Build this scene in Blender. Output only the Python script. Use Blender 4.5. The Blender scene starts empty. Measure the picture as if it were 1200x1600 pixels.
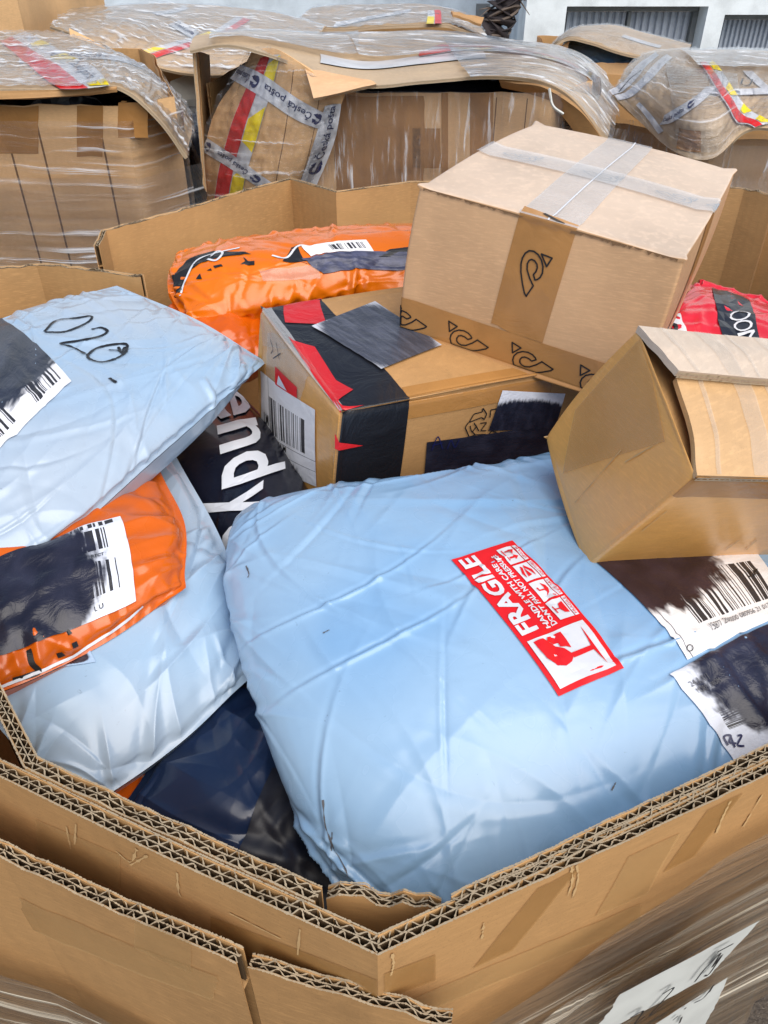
import bpy, bmesh, math, random
import numpy as np
from mathutils import Vector
RNG = np.random.RandomState(7); random.seed(7)
SC = bpy.context.scene; COL = SC.collection

# ------------------------------------------------------------------ camera, sky, sun, exposure
CAM_H, PITCH, FPX = 1.40, math.radians(37), 1200.0
cam = bpy.data.objects.new('camera', bpy.data.cameras.new('camera')); COL.objects.link(cam)
cam.location = (0, 0, CAM_H); cam.rotation_euler = (math.pi/2 - PITCH, 0, 0)
cam.data.sensor_fit = 'VERTICAL'; cam.data.sensor_height = 24; cam.data.lens = 18
cam.data.clip_start = 0.02; cam.data.clip_end = 500
SC.camera = cam
W = bpy.data.worlds.new('World'); SC.world = W; W.use_nodes = True
_wn = W.node_tree; _sky = _wn.nodes.new('ShaderNodeTexSky'); _sky.sky_type = 'NISHITA'; _sky.sun_disc = False
SUN_EL, SUN_AZ = 54, 152          # degrees; azimuth clockwise from +Y (180 = straight behind the camera)
_sky.sun_elevation = math.radians(SUN_EL); _sky.sun_rotation = math.radians(SUN_AZ)
_wn.links.new(_sky.outputs[0], _wn.nodes['Background'].inputs[0]); _wn.nodes['Background'].inputs[1].default_value = 0.10
sl = bpy.data.lights.new('sun', 'SUN'); sl.energy = 3.3; sl.angle = math.radians(75); sl.color = (1, .93, .82)
so = bpy.data.objects.new('sun', sl); COL.objects.link(so)
_d = Vector((math.sin(math.radians(SUN_AZ))*math.cos(math.radians(SUN_EL)), math.cos(math.radians(SUN_AZ))*math.cos(math.radians(SUN_EL)), math.sin(math.radians(SUN_EL))))
so.rotation_euler = (-_d).to_track_quat('-Z', 'Y').to_euler(); so.location = (3, -3, 6)
SC.view_settings.view_transform = 'Standard'; SC.view_settings.look = 'None'
SC.view_settings.exposure = 0.42; SC.view_settings.gamma = 1; SC.view_settings.use_curve_mapping = False
SC.cycles.max_bounces = 10; SC.cycles.transparent_max_bounces = 16
SC.cycles.use_denoising = True

# ------------------------------------------------------------------ measuring helpers (photo measurements -> metres)
_f = np.array([0, math.cos(PITCH), -math.sin(PITCH)]); _u = np.array([0, math.sin(PITCH), math.cos(PITCH)]); _r = np.array([1., 0, 0])
_C = np.array([0, 0, CAM_H])
def _ray(px, py): return _f*FPX + _r*(px-600) + _u*(800-py)
def atz(px, py, z): d = _ray(px, py); return _C + d*((z-CAM_H)/d[2])
def aty(px, py, y): d = _ray(px, py); return _C + d*(y/d[1])
def proj(P):
    P = np.asarray(P, float) - _C; z = P @ _f
    return np.stack([600+FPX*(P @ _r)/z, 800-FPX*(P @ _u)/z], -1)
def lin(r, g, b): return tuple(((c/255+.055)/1.055)**2.4 if c/255 > .04045 else c/255/12.92 for c in (r, g, b))

# ------------------------------------------------------------------ scene graph helpers
def thing(name, label, cat, loc=(0, 0, 0), group=None):
    o = bpy.data.objects.new(name, None); COL.objects.link(o); o.location = tuple(loc); o.empty_display_size = .05
    o['label'] = label; o['category'] = cat
    if group: o['group'] = group
    return o
def wloc(o):
    v = np.zeros(3)
    while o is not None: v = v + np.array(o.location); o = o.parent
    return v
def obj(name, V, F, m, parent=None, smooth=False, uv=None, kind=None, label=None):
    V = np.asarray(V, float)
    if parent is not None: V = V - wloc(parent)
    me = bpy.data.meshes.new(name)
    me.from_pydata(V.tolist(), [], F if isinstance(F, list) else F.tolist())
    if uv is not None:
        ul = me.uv_layers.new(name='UVMap'); li = np.empty(len(me.loops), np.int32); me.loops.foreach_get('vertex_index', li)
        ul.data.foreach_set('uv', np.asarray(uv, np.float32)[li].ravel())
    if smooth: me.polygons.foreach_set('use_smooth', [True]*len(me.polygons))
    for mm in (m if isinstance(m, (list, tuple)) else [m]): me.materials.append(mm)
    o = bpy.data.objects.new(name, me); COL.objects.link(o)
    if parent is not None: o.parent = parent
    if kind: o['kind'] = kind
    if label: o['label'] = label
    return o
class MB:
    def __init__(s): s.V = []; s.F = []; s.U = []
    def add(s, V, F, U=None):
        k = len(s.V); s.V += [tuple(v) for v in V]; s.F += [tuple(int(i)+k for i in f) for f in F]
        s.U += [tuple(x) for x in (U if U is not None else [(v[0]+v[1], v[2]) for v in V])]
    def grid(s, P, U=None, flip=False):
        n, m = P.shape[:2]; s.add(P.reshape(-1, 3), gridf(n, m, flip), None if U is None else U.reshape(-1, 2))
    def box(s, lo, hi):
        x0, y0, z0 = lo; x1, y1, z1 = hi
        s.add([(x0,y0,z0),(x1,y0,z0),(x1,y1,z0),(x0,y1,z0),(x0,y0,z1),(x1,y0,z1),(x1,y1,z1),(x0,y1,z1)],
              [(3,2,1,0),(4,5,6,7),(0,1,5,4),(1,2,6,5),(2,3,7,6),(3,0,4,7)])
    def tube(s, pts, rad, n=6):
        pts = np.asarray(pts, float); rad = np.broadcast_to(rad, len(pts)); R = []
        for i in range(len(pts)):
            t = pts[min(i+1, len(pts)-1)]-pts[max(i-1, 0)]; t /= np.linalg.norm(t)+1e-12
            a = np.cross(t, [0, 0, 1.] if abs(t[2]) < .9 else [1., 0, 0]); a /= np.linalg.norm(a); b = np.cross(t, a)
            R.append([pts[i]+rad[i]*(math.cos(k*2*math.pi/n)*a+math.sin(k*2*math.pi/n)*b) for k in range(n+1)])
        s.grid(np.array(R))
    def build(s, name, m, parent=None, **k): return obj(name, s.V, s.F, m, parent, uv=s.U, **k)
def gridf(n, m, flip=False):
    i = np.arange(n*m).reshape(n, m); q = np.stack([i[:-1, :-1], i[:-1, 1:], i[1:, 1:], i[1:, :-1]], -1).reshape(-1, 4)
    return q[:, ::-1] if flip else q

# ------------------------------------------------------------------ materials
class NT:
    def __init__(s, name):
        s.m = bpy.data.materials.new(name); s.m.use_nodes = True; s.t = s.m.node_tree; s.t.nodes.clear()
        s.out = s.n('ShaderNodeOutputMaterial'); s.tc = s.n('ShaderNodeTexCoord')
    def n(s, ty, **kw):
        x = s.t.nodes.new(ty)
        for k, v in kw.items(): setattr(x, k, v)
        return x
    def put(s, sock, v):
        if isinstance(v, bpy.types.NodeSocket): s.t.links.new(v, sock)
        else:
            if sock.type == 'RGBA' and len(v) == 3: v = (*v, 1)
            sock.default_value = v
    def math(s, op, a, b=0., c=None, clamp=False):
        x = s.n('ShaderNodeMath', operation=op, use_clamp=clamp); s.put(x.inputs[0], a); s.put(x.inputs[1], b)
        if c is not None: s.put(x.inputs[2], c)
        return x.outputs[0]
    def mapping(s, src, scale=(1, 1, 1), loc=(0, 0, 0), rot=(0, 0, 0)):
        x = s.n('ShaderNodeMapping'); s.put(x.inputs['Vector'], src); x.inputs['Scale'].default_value = scale
        x.inputs['Location'].default_value = loc; x.inputs['Rotation'].default_value = rot; return x.outputs[0]
    def noise(s, src, scale, detail=3, rough=.55, dist=0., ridged=False):
        x = s.n('ShaderNodeTexNoise'); s.put(x.inputs['Vector'], src)
        if ridged: x.noise_type = 'RIDGED_MULTIFRACTAL'
        x.inputs['Scale'].default_value = scale; x.inputs['Detail'].default_value = detail
        x.inputs['Roughness'].default_value = rough; x.inputs['Distortion'].default_value = dist; return x.outputs[0]
    def ramp(s, v, lo, hi, a=0., b=1.):
        x = s.n('ShaderNodeMapRange'); x.interpolation_type = 'SMOOTHSTEP'; s.put(x.inputs[0], v)
        for i, q in enumerate((lo, hi, a, b)): s.put(x.inputs[1+i], q)
        return x.outputs[0]
    def mix(s, f, a, b, op='MIX'):
        x = s.n('ShaderNodeMix', data_type='RGBA', blend_type=op); s.put(x.inputs[0], f); s.put(x.inputs[6], a); s.put(x.inputs[7], b); return x.outputs[2]
    def bump(s, h, strength, dist=.01, prev=None):
        x = s.n('ShaderNodeBump'); s.put(x.inputs['Height'], h); x.inputs['Strength'].default_value = strength; x.inputs['Distance'].default_value = dist
        if prev is not None: s.put(x.inputs['Normal'], prev)
        return x.outputs[0]
    def bsdf(s, base, rough=.5, spec=.5, nrm=None, coat=0., coatr=.1, trans=0., alpha=None):
        x = s.n('ShaderNodeBsdfPrincipled'); s.put(x.inputs['Base Color'], base); s.put(x.inputs['Roughness'], rough)
        s.put(x.inputs['Specular IOR Level'], spec); s.put(x.inputs['Coat Weight'], coat); x.inputs['Coat Roughness'].default_value = coatr
        if nrm is not None: s.put(x.inputs['Normal'], nrm)
        if trans: x.inputs['Subsurface Weight'].default_value = trans; x.inputs['Subsurface Radius'].default_value = (.02, .02, .02)
        if alpha is not None: s.put(x.inputs['Alpha'], alpha)
        return x.outputs[0]
    def end(s, sh): s.t.links.new(sh, s.out.inputs['Surface']); return s.m
_mc = {}
def cardboard(name, c, stain=.16, flute=.0, rough=.62, gloss=0., spec=.45):
    t = NT(name); o = t.tc.outputs['Object']; uv = t.tc.outputs['UV']
    c2 = tuple(x*.76 for x in c); c3 = tuple(min(1, x*1.16) for x in c)
    col = t.mix(t.ramp(t.noise(o, 5, 4), .35, .7), c, c2)
    col = t.mix(t.math('MULTIPLY', t.ramp(t.noise(t.mapping(o, (90, 90, 700)), 1, 2), .45, .75), .55), col, c3)
    col = t.mix(t.math('MULTIPLY', t.ramp(t.noise(o, 900, 1), .6, .72), stain), col, tuple(x*.45 for x in c))
    col = t.mix(t.math('MULTIPLY', t.ramp(t.noise(t.mapping(o, (14, 14, 260)), 1, 3, .6), .5, .8), .28), col, c2)
    sm = t.ramp(t.noise(o, 11, 5, .65, 1.2), .58, .78)
    col = t.mix(t.math('MULTIPLY', sm, stain*1.6), col, tuple(x*.5 for x in c))
    h = t.noise(o, 60, 4); b = t.bump(h, .12, .004)
    if flute:
        w = t.n('ShaderNodeTexWave', wave_type='BANDS', bands_direction='X'); t.put(w.inputs['Vector'], uv)
        w.inputs['Scale'].default_value = 22; w.inputs['Distortion'].default_value = .6; b = t.bump(w.outputs['Fac'], flute, .0012, b)
    b = t.bump(t.noise(o, 9, 5, .6, 2, True), .05, .01, b)
    return t.end(t.bsdf(col, rough, spec, b, coat=gloss, coatr=.25))
def poly(name, c, dirt=.25, rough=.34, crease=.25, spec=.5, c2=None, coat=.35):
    t = NT(name); o = t.tc.outputs['Object']
    col = t.mix(t.ramp(t.noise(o, 4, 3), .35, .7), c, c2 or tuple(x*.9 for x in c))
    sm = t.ramp(t.noise(t.mapping(o, (1, 2.6, 1), rot=(0, 0, .6)), 10, 6, .7, 1.5), .60, .80)
    col = t.mix(t.math('MULTIPLY', sm, dirt), col, tuple(x*.45 for x in c))
    sp = t.ramp(t.noise(o, 120, 2, .5, 2), .73, .8); col = t.mix(t.math('MULTIPLY', sp, dirt*1.6), col, (.05, .05, .06))
    b = t.bump(t.noise(o, 13, 2, .45, .9), crease, .008)
    b = t.bump(t.noise(t.mapping(o, (1, 1.7, 1.3), rot=(0, 0, .5)), 38, 2, .45, .7), crease*.45, .003, b)
    r = t.ramp(t.noise(o, 18, 3), .3, .8, rough*.75, rough*1.3)
    return t.end(t.bsdf(col, r, spec, b, coat=coat, coatr=.15))
def plain(name, c, rough=.5, spec=.5, bump=0., scale=80):
    t = NT(name); o = t.tc.outputs['Object']
    col = t.mix(t.ramp(t.noise(o, 30, 3), .3, .75), c, tuple(x*.86 for x in c))
    return t.end(t.bsdf(col, rough, spec, t.bump(t.noise(o, scale, 4), bump, .004) if bump else None))
def tapemat(name, c, rough=.22, alpha=None, streak=.0, bump=.25, sc=(12, 12, 12)):
    t = NT(name); o = t.tc.outputs['Object']
    col = t.mix(t.ramp(t.noise(o, 14, 4), .35, .7), c, tuple(x*.8 for x in c))
    if streak: col = t.mix(t.math('MULTIPLY', t.ramp(t.noise(t.mapping(t.tc.outputs['UV'], (3, 60, 1)), 1, 3, .6), .5, .75), streak), col, (.72, .74, .78))
    b = t.bump(t.noise(t.mapping(o, sc), 1.6, 5, .6, 1.2), bump, .006)
    return t.end(t.bsdf(col, rough, .5, b, alpha=alpha))
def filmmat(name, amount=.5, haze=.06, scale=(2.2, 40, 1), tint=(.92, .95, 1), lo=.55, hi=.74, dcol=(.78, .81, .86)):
    """clear stretch film: mostly see-through, glossy, slightly milky; pale streaks paint in sky reflections off its folds"""
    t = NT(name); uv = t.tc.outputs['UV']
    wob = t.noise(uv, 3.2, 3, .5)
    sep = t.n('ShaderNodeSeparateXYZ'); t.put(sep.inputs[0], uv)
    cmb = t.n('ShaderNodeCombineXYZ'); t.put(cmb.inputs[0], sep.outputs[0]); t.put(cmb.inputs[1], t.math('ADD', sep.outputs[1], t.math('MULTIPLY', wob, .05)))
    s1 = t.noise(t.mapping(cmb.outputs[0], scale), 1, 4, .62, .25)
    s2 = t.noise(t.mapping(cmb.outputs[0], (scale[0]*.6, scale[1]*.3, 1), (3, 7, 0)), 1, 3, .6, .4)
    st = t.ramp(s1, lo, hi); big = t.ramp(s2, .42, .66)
    fac = t.math('ADD', t.math('MULTIPLY', t.math('MULTIPLY', st, big), amount), haze, clamp=True)  # streak mask: sky glints of the folds painted as pale diffuse colour
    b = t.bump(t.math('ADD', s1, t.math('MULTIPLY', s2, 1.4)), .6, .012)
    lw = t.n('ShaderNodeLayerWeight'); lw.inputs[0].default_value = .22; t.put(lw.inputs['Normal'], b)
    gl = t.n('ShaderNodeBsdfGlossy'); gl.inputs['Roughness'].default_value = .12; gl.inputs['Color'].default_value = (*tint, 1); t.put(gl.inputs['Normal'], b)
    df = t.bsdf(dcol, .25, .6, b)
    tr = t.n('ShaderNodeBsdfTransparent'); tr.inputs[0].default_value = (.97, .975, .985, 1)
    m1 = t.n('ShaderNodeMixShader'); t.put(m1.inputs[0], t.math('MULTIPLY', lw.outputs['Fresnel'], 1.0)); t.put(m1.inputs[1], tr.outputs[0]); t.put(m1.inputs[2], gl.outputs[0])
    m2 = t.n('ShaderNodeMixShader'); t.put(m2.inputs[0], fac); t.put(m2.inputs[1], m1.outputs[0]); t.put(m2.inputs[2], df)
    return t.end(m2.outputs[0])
def labelmat(name, bars=(), inks=(), paper=(.80, .81, .84), inkcol=(.012, .013, .026), lines=(), inkrough=.30, amt=.30, stroke=(9, 2.2)):
    """printed paper label, UV 0..1.  bars: (u0,v0,u1,v1,count,axis); inks: (cx,cy,rx,ry) marker blobs; lines: (axis,pos,a,b)"""
    t = NT(name); uv = t.tc.outputs['UV']; s = t.n('ShaderNodeSeparateXYZ'); t.put(s.inputs[0], uv); U, V = s.outputs[0], s.outputs[1]
    def between(x, a, b): return t.math('MULTIPLY', t.math('GREATER_THAN', x, a), t.math('LESS_THAN', x, b))
    col = t.mix(t.ramp(t.noise(uv, 6, 3), .4, .8), paper, tuple(x*.93 for x in paper))
    for k, (u0, v0, u1, v1, n, ax) in enumerate(bars):
        P = U if ax == 0 else V; a, b = (u0, u1) if ax == 0 else (v0, v1)
        q = t.math('MULTIPLY', t.math('DIVIDE', t.math('SUBTRACT', P, a), b-a), n*1.7)
        wn = t.n('ShaderNodeTexWhiteNoise', noise_dimensions='1D'); t.put(wn.inputs['W'], t.math('ADD', t.math('FLOOR', q), k*37.3))
        msk = t.math('MULTIPLY', t.math('GREATER_THAN', wn.outputs['Value'], .46), t.math('MULTIPLY', between(U, u0, u1), between(V, v0, v1)))
        col = t.mix(msk, col, (.03, .03, .035))
    for ax, pos, a, b in lines:
        P, Q = (U, V) if ax == 0 else (V, U)
        col = t.mix(t.math('MULTIPLY', between(P, pos-.004, pos+.004), between(Q, a, b)), col, (.15, .15, .17))
    rough = .42
    if inks:
        tot = None
        nz = t.math('ADD', t.math('MULTIPLY', t.math('SUBTRACT', t.noise(t.mapping(uv, (stroke[0], stroke[1], 1), rot=(0, 0, .3)), 2.2, 2, .5, .2), .5), amt*2.4), t.math('MULTIPLY', t.math('SUBTRACT', t.noise(uv, 4, 4, .6), .5), amt*1.6))
        for cx, cy, rx, ry in inks:
            a = t.math('DIVIDE', t.math('SUBTRACT', U, cx), rx); b = t.math('DIVIDE', t.math('SUBTRACT', V, cy), ry)
            d = t.math('SQRT', t.math('ADD', t.math('POWER', t.math('ABSOLUTE', a), 2.6), t.math('POWER', t.math('ABSOLUTE', b), 2.6)))
            mk = t.ramp(t.math('ADD', d, nz), .82, 1.06, 1, 0); tot = mk if tot is None else t.math('MAXIMUM', tot, mk)
        ic = t.mix(t.ramp(t.noise(t.mapping(uv, (stroke[0]*.3, stroke[1]*.5, 1)), 2, 2, .5, .3), .35, .8), inkcol, tuple(x*1.9+.008 for x in inkcol))
        col = t.mix(tot, col, ic); rough = t.math('MULTIPLY_ADD', tot, inkrough-.42, .42)
    b = t.bump(t.noise(uv, 7, 4, .6, .8), .12, .02)
    return t.end(t.bsdf(col, rough, .45, b))

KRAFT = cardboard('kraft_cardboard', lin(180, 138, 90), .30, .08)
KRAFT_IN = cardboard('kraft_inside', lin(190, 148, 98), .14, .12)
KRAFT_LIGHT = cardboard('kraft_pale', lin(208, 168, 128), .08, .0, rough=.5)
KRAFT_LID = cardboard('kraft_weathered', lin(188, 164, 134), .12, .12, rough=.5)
KRAFT_FAR = cardboard('kraft_far', lin(222, 180, 130), .16, .12)
KRAFT_TOP = cardboard('kraft_sky_sheen_top', lin(210, 186, 164), .08, .0, rough=.42, gloss=.2)  # paler, greyer box top: sky sheen painted into the cardboard colour
KRAFT_GLOSS = cardboard('kraft_taped_over', lin(222, 164, 88), .12, .1, rough=.4, gloss=.7)
FLUTE = plain('torn_flute_paper', lin(186, 170, 146), .8, .2)
EDGE = plain('cut_cardboard_edge', lin(164, 148, 124), .8, .2)
FLUTE_SHADE = plain('flute_hole_shade', lin(92, 74, 54), .85, .15)  # flute paper darkened: shade inside the holes put into its colour
TAPE_BROWN = tapemat('brown_tape', lin(172, 124, 70), .25)
TAPE_CLEAR = tapemat('clear_tape', (.66, .68, .72), .18, alpha=.42, streak=.5, bump=.4)
TAPE_CLEAR_THIN = tapemat('clear_tape_thin', (.66, .62, .56), .18, alpha=.28, streak=.4, bump=.4)
TAPE_FAINT = tapemat('faint_clear_tape', (.70, .66, .60), .15, alpha=.22, bump=.3)
TAPE_BLACK = tapemat('black_tape', (.012, .013, .018), .3, bump=.4)
TAPE_RED = tapemat('red_tape', lin(196, 34, 40), .3, bump=.4)
TAPE_REDF = tapemat('red_courier_tape', lin(212, 36, 36), .28, bump=.3)
TAPE_YEL = tapemat('yellow_courier_tape', lin(240, 216, 20), .28, bump=.3)
TAPE_WHITE = tapemat('white_courier_tape', lin(206, 208, 214), .28, bump=.3)
NAVY = plain('navy_print', lin(24, 32, 84), .4)
BLACKP = plain('black_print', (.012, .012, .014), .45)
GREYP = plain('grey_pencil', (.10, .10, .11), .6)
WHITEP = plain('white_print', lin(214, 218, 226), .4)
REDP = plain('red_print', lin(222, 26, 34), .38)
PAPER = plain('white_paper', lin(200, 202, 198), .6, bump=.08, scale=30)
BLUEBAG = poly('pale_blue_poly', lin(150, 182, 212), .24, .30, .22, c2=lin(112, 159, 205))
BLUEBAG2 = poly('pale_blue_poly_creased', lin(152, 180, 208), .18, .34, .30, c2=lin(168, 182, 198))
BLUEBAG3 = poly('dusty_blue_poly', lin(150, 180, 208), .20, .32, .10, c2=lin(166, 182, 200))
ORANGE = poly('orange_poly', lin(224, 112, 4), .12, .28, .4)
ORANGE_D = poly('orange_poly_dull', lin(206, 94, 6), .12, .32, .3)
ORANGE2 = poly('deep_orange_poly', lin(208, 90, 4), .12, .3, .4)
NAVYBAG = poly('dark_navy_poly', lin(20, 36, 66), .0, .38, .25, spec=.45)
INKB = plain('printed_black_plastic', (.010, .011, .02), .5)
BLACKBAG = poly('black_poly', lin(16, 18, 32), .0, .36, .25, spec=.4)
REDBAG = poly('red_poly', lin(206, 34, 48), .1, .26, .4)
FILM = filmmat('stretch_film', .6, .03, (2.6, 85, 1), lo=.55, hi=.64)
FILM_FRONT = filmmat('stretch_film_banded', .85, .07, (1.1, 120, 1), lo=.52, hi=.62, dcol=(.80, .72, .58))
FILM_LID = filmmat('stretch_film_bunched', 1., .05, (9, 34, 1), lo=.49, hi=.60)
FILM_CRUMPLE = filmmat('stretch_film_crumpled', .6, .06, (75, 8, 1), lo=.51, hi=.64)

# ------------------------------------------------------------------ surfaces that carry prints
def crvec(Ct, t):
    """Catmull-Rom through rows of Ct at parameters t in 0..1"""
    Ct = np.asarray(Ct, float); K = len(Ct); x = np.clip(np.asarray(t), 0, 1)*(K-1); i = np.minimum(x.astype(int), K-2); s = x-i
    P = np.concatenate([[2*Ct[0]-Ct[1]], Ct, [2*Ct[-1]-Ct[-2]]])
    p0, p1, p2, p3 = P[i], P[i+1], P[i+2], P[i+3]; s = s.reshape(-1, *([1]*(Ct.ndim-1)))
    return .5*(2*p1+(p2-p0)*s+(2*p0-5*p1+4*p2-p3)*s*s+(3*p1-p0-3*p2+p3)*s**3)
def net(C, n, m):
    A = crvec(C, np.linspace(0, 1, n)); return np.swapaxes(crvec(np.swapaxes(A, 0, 1), np.linspace(0, 1, m)), 0, 1)
def up2(P):
    for ax in (0, 1):
        P = np.swapaxes(P, 0, ax); e = np.concatenate([[2*P[0]-P[1]], P, [2*P[-1]-P[-2]]]); mid = (-e[:-3]+9*e[1:-2]+9*e[2:-1]-e[3:])/16
        Q = np.empty((2*len(P)-1, *P.shape[1:])); Q[::2] = P; Q[1::2] = mid; P = np.swapaxes(Q, 0, ax)
    return P
def gnormals(P):
    n = np.cross(np.gradient(P, axis=1), np.gradient(P, axis=0)); return n/(np.linalg.norm(n, axis=2, keepdims=True)+1e-12)
def metres_uv(P):
    n, m = P.shape[:2]; a = np.zeros((n, m)); b = np.zeros((n, m))
    a[:, 1:] = np.cumsum(np.linalg.norm(np.diff(P, axis=1), axis=2), 1); b[1:] = np.cumsum(np.linalg.norm(np.diff(P, axis=0), axis=2), 0)
    return np.stack([a, b], -1)
class Surf:
    """a dense grid of points; (u along axis 1, v along axis 0)"""
    def __init__(s, P, flip=False):
        s.P = P; s.n, s.m = P.shape[:2]; s.N = gnormals(P)*(-1 if flip else 1)
    def ev(s, u, v, A=None):
        A = s.P if A is None else A
        x = np.asarray(u, float)*(s.m-1); y = np.asarray(v, float)*(s.n-1)
        i = np.clip(np.floor(x).astype(int), 0, s.m-2); j = np.clip(np.floor(y).astype(int), 0, s.n-2); a = (x-i)[..., None]; b = (y-j)[..., None]
        return A[j, i]*(1-a)*(1-b)+A[j, i+1]*a*(1-b)+A[j+1, i]*(1-a)*b+A[j+1, i+1]*a*b
    def at(s, u, v, off):
        n = s.ev(np.clip(u, 0, 1), np.clip(v, 0, 1), s.N); n = n/(np.linalg.norm(n, axis=-1, keepdims=True)+1e-12); return s.ev(u, v)+n*off
    def find(s, px, py):
        q = proj(s.P); d = (q[..., 0]-px)**2+(q[..., 1]-py)**2; j, i = np.unravel_index(np.argmin(d), d.shape); u, v = i/(s.m-1), j/(s.n-1)
        for _ in range(4):
            e = 2e-3; p = proj(s.ev(u, v)); J = np.stack([(proj(s.ev(u+e, v))-p)/e, (proj(s.ev(u, v+e))-p)/e], 1)
            try: du = np.linalg.solve(J, np.array([px, py])-p)
            except np.linalg.LinAlgError: break
            du = np.clip(du, -.15, .15); u += du[0]; v += du[1]
        return np.array([u, v])
class Patch:
    """a four-sided piece of a Surf; local (s,t) in 0..1.  corners: (0,0) (1,0) (1,1) (0,1)"""
    def __init__(s, S, px=None, uv=None):
        s.S = S; s.q = [S.find(*p) for p in px] if px is not None else [np.array(p, float) for p in uv]
    def at(s, a, b, off=.0008):
        a = np.asarray(a, float); b = np.asarray(b, float); q = s.q
        uv = (q[0]*((1-a)*(1-b))[..., None]+q[1]*(a*(1-b))[..., None]+q[2]*(a*b)[..., None]+q[3]*((1-a)*b)[..., None])
        return s.S.at(uv[..., 0], uv[..., 1], off)
def decal(name, pt, m, parent, rect=(0, 0, 1, 1), n=24, k=24, off=.0008, wob=0., **kw):
    a = np.linspace(rect[0], rect[2], k); b = np.linspace(rect[1], rect[3], n); A, B = np.meshgrid(a, b)
    if wob:
        w = np.cumsum(RNG.randn(n, 2), 0)*wob/6; A = A+np.where(A > (rect[0]+rect[2])/2, w[:, :1], w[:, 1:])*np.abs(2*(A-(rect[0]+rect[2])/2)/(rect[2]-rect[0]))
    P = pt.at(A, B, off); S, T = np.meshgrid(np.linspace(0, 1, k), np.linspace(0, 1, n))
    return obj(name, P.reshape(-1, 3), gridf(n, k), m, parent, smooth=True, uv=np.stack([S, T], -1).reshape(-1, 2), **kw)
_tc = {}
def text_mesh(body, bold=0.):
    if (body, bold) in _tc: return _tc[(body, bold)]
    c = bpy.data.curves.new('print', 'FONT'); c.body = body; c.offset = bold; c.resolution_u = 3
    o = bpy.data.objects.new('print', c); COL.objects.link(o); bpy.context.view_layer.update()
    me = bpy.data.meshes.new_from_object(o.evaluated_get(bpy.context.evaluated_depsgraph_get()))
    bpy.data.objects.remove(o); bpy.data.curves.remove(c)
    b = bmesh.new(); b.from_mesh(me); bmesh.ops.triangulate(b, faces=b.faces[:])
    for _ in range(2):
        L = [e for e in b.edges if e.calc_length() > .22]
        if L: bmesh.ops.subdivide_edges(b, edges=L, cuts=1); bmesh.ops.triangulate(b, faces=[f for f in b.faces if len(f.verts) > 3])
    V = np.array([v.co[:2] for v in b.verts]); F = [[v.index for v in f.verts] for f in b.faces]; b.free(); bpy.data.meshes.remove(me)
    lo = V.min(0); hi = V.max(0); _tc[(body, bold)] = ((V-lo)/(hi-lo), F, hi-lo); return _tc[(body, bold)]
def text(body, pt, rect, m, parent, bold=0., off=.0014, rot=0, name='lettering'):
    """fills rect (s0,t0,s1,t1) of the patch; rot in quarter turns"""
    V, F, _ = text_mesh(body, bold); V = V.copy()
    for _ in range(rot % 4): V = np.stack([1-V[:, 1], V[:, 0]], 1)
    q = pt.q; du = (q[1]-q[0])+(q[2]-q[3]); dv = (q[3]-q[0])+(q[2]-q[1]); c_ = sum(q)/4; e = .004
    c0 = pt.S.ev(c_[0], c_[1]); X1 = pt.S.ev(*(c_+du*e))-c0; X2 = pt.S.ev(*(c_+dv*e))-c0
    if np.dot(np.cross(X1, X2), pt.S.ev(c_[0], c_[1], pt.S.N)) < 0: V[:, 1] = 1-V[:, 1]      # keep letters readable from outside
    a = rect[0]+(rect[2]-rect[0])*V[:, 0]; b = rect[1]+(rect[3]-rect[1])*V[:, 1]
    return obj(name, pt.at(a, b, off), F, m, parent)
def fill(name, pt, polys, m, parent, off=.0014, cuts=2):
    """flat print: filled polygons in patch coordinates"""
    b = bmesh.new()
    for p in polys: b.faces.new([b.verts.new((x, y, 0)) for x, y in p])
    bmesh.ops.triangulate(b, faces=b.faces[:])
    if cuts: bmesh.ops.subdivide_edges(b, edges=b.edges[:], cuts=cuts, use_grid_fill=True); bmesh.ops.triangulate(b, faces=b.faces[:])
    b.verts.index_update(); V = np.array([v.co[:2] for v in b.verts]); F = [[v.index for v in f.verts] for f in b.faces]; b.free()
    return obj(name, pt.at(V[:, 0], V[:, 1], off), F, m, parent)
def stroke_px(name, S, lines, w, m, parent, off=.0012, pt=None, jit=0., straight=False):
    """pen strokes of width w metres.  lines are photo measurements on Surf S, or patch coordinates when pt is given"""
    mb = MB()
    for L in lines:
        L = np.asarray(L, float); t = np.linspace(0, 1, max(6, 5*len(L))); L = np.stack([np.interp(t*(len(L)-1), np.arange(len(L)), L[:, c]) for c in (0, 1)], 1) if straight else (crvec(L, t) if len(L) > 2 else L[0]+(L[1]-L[0])*t[:, None])
        if pt is None: q = np.array([S.find(*p) for p in L]); P = S.at(q[:, 0], q[:, 1], off); N = S.ev(q[:, 0], q[:, 1], S.N)
        else: P = pt.at(L[:, 0], L[:, 1], off); N = np.cross(pt.at(L[:, 0]+1e-3, L[:, 1], off)-P, pt.at(L[:, 0], L[:, 1]+1e-3, off)-P)
        N = N/(np.linalg.norm(N, axis=1, keepdims=True)+1e-12); T = np.gradient(P, axis=0); D = np.cross(N, T); D /= np.linalg.norm(D, axis=1, keepdims=True)+1e-12
        ww = w*.5*(1+jit*RNG.randn(len(P), 1)); mb.grid(np.stack([P-D*ww, P+D*ww], 1))
    return mb.build(name, m, parent)

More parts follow.
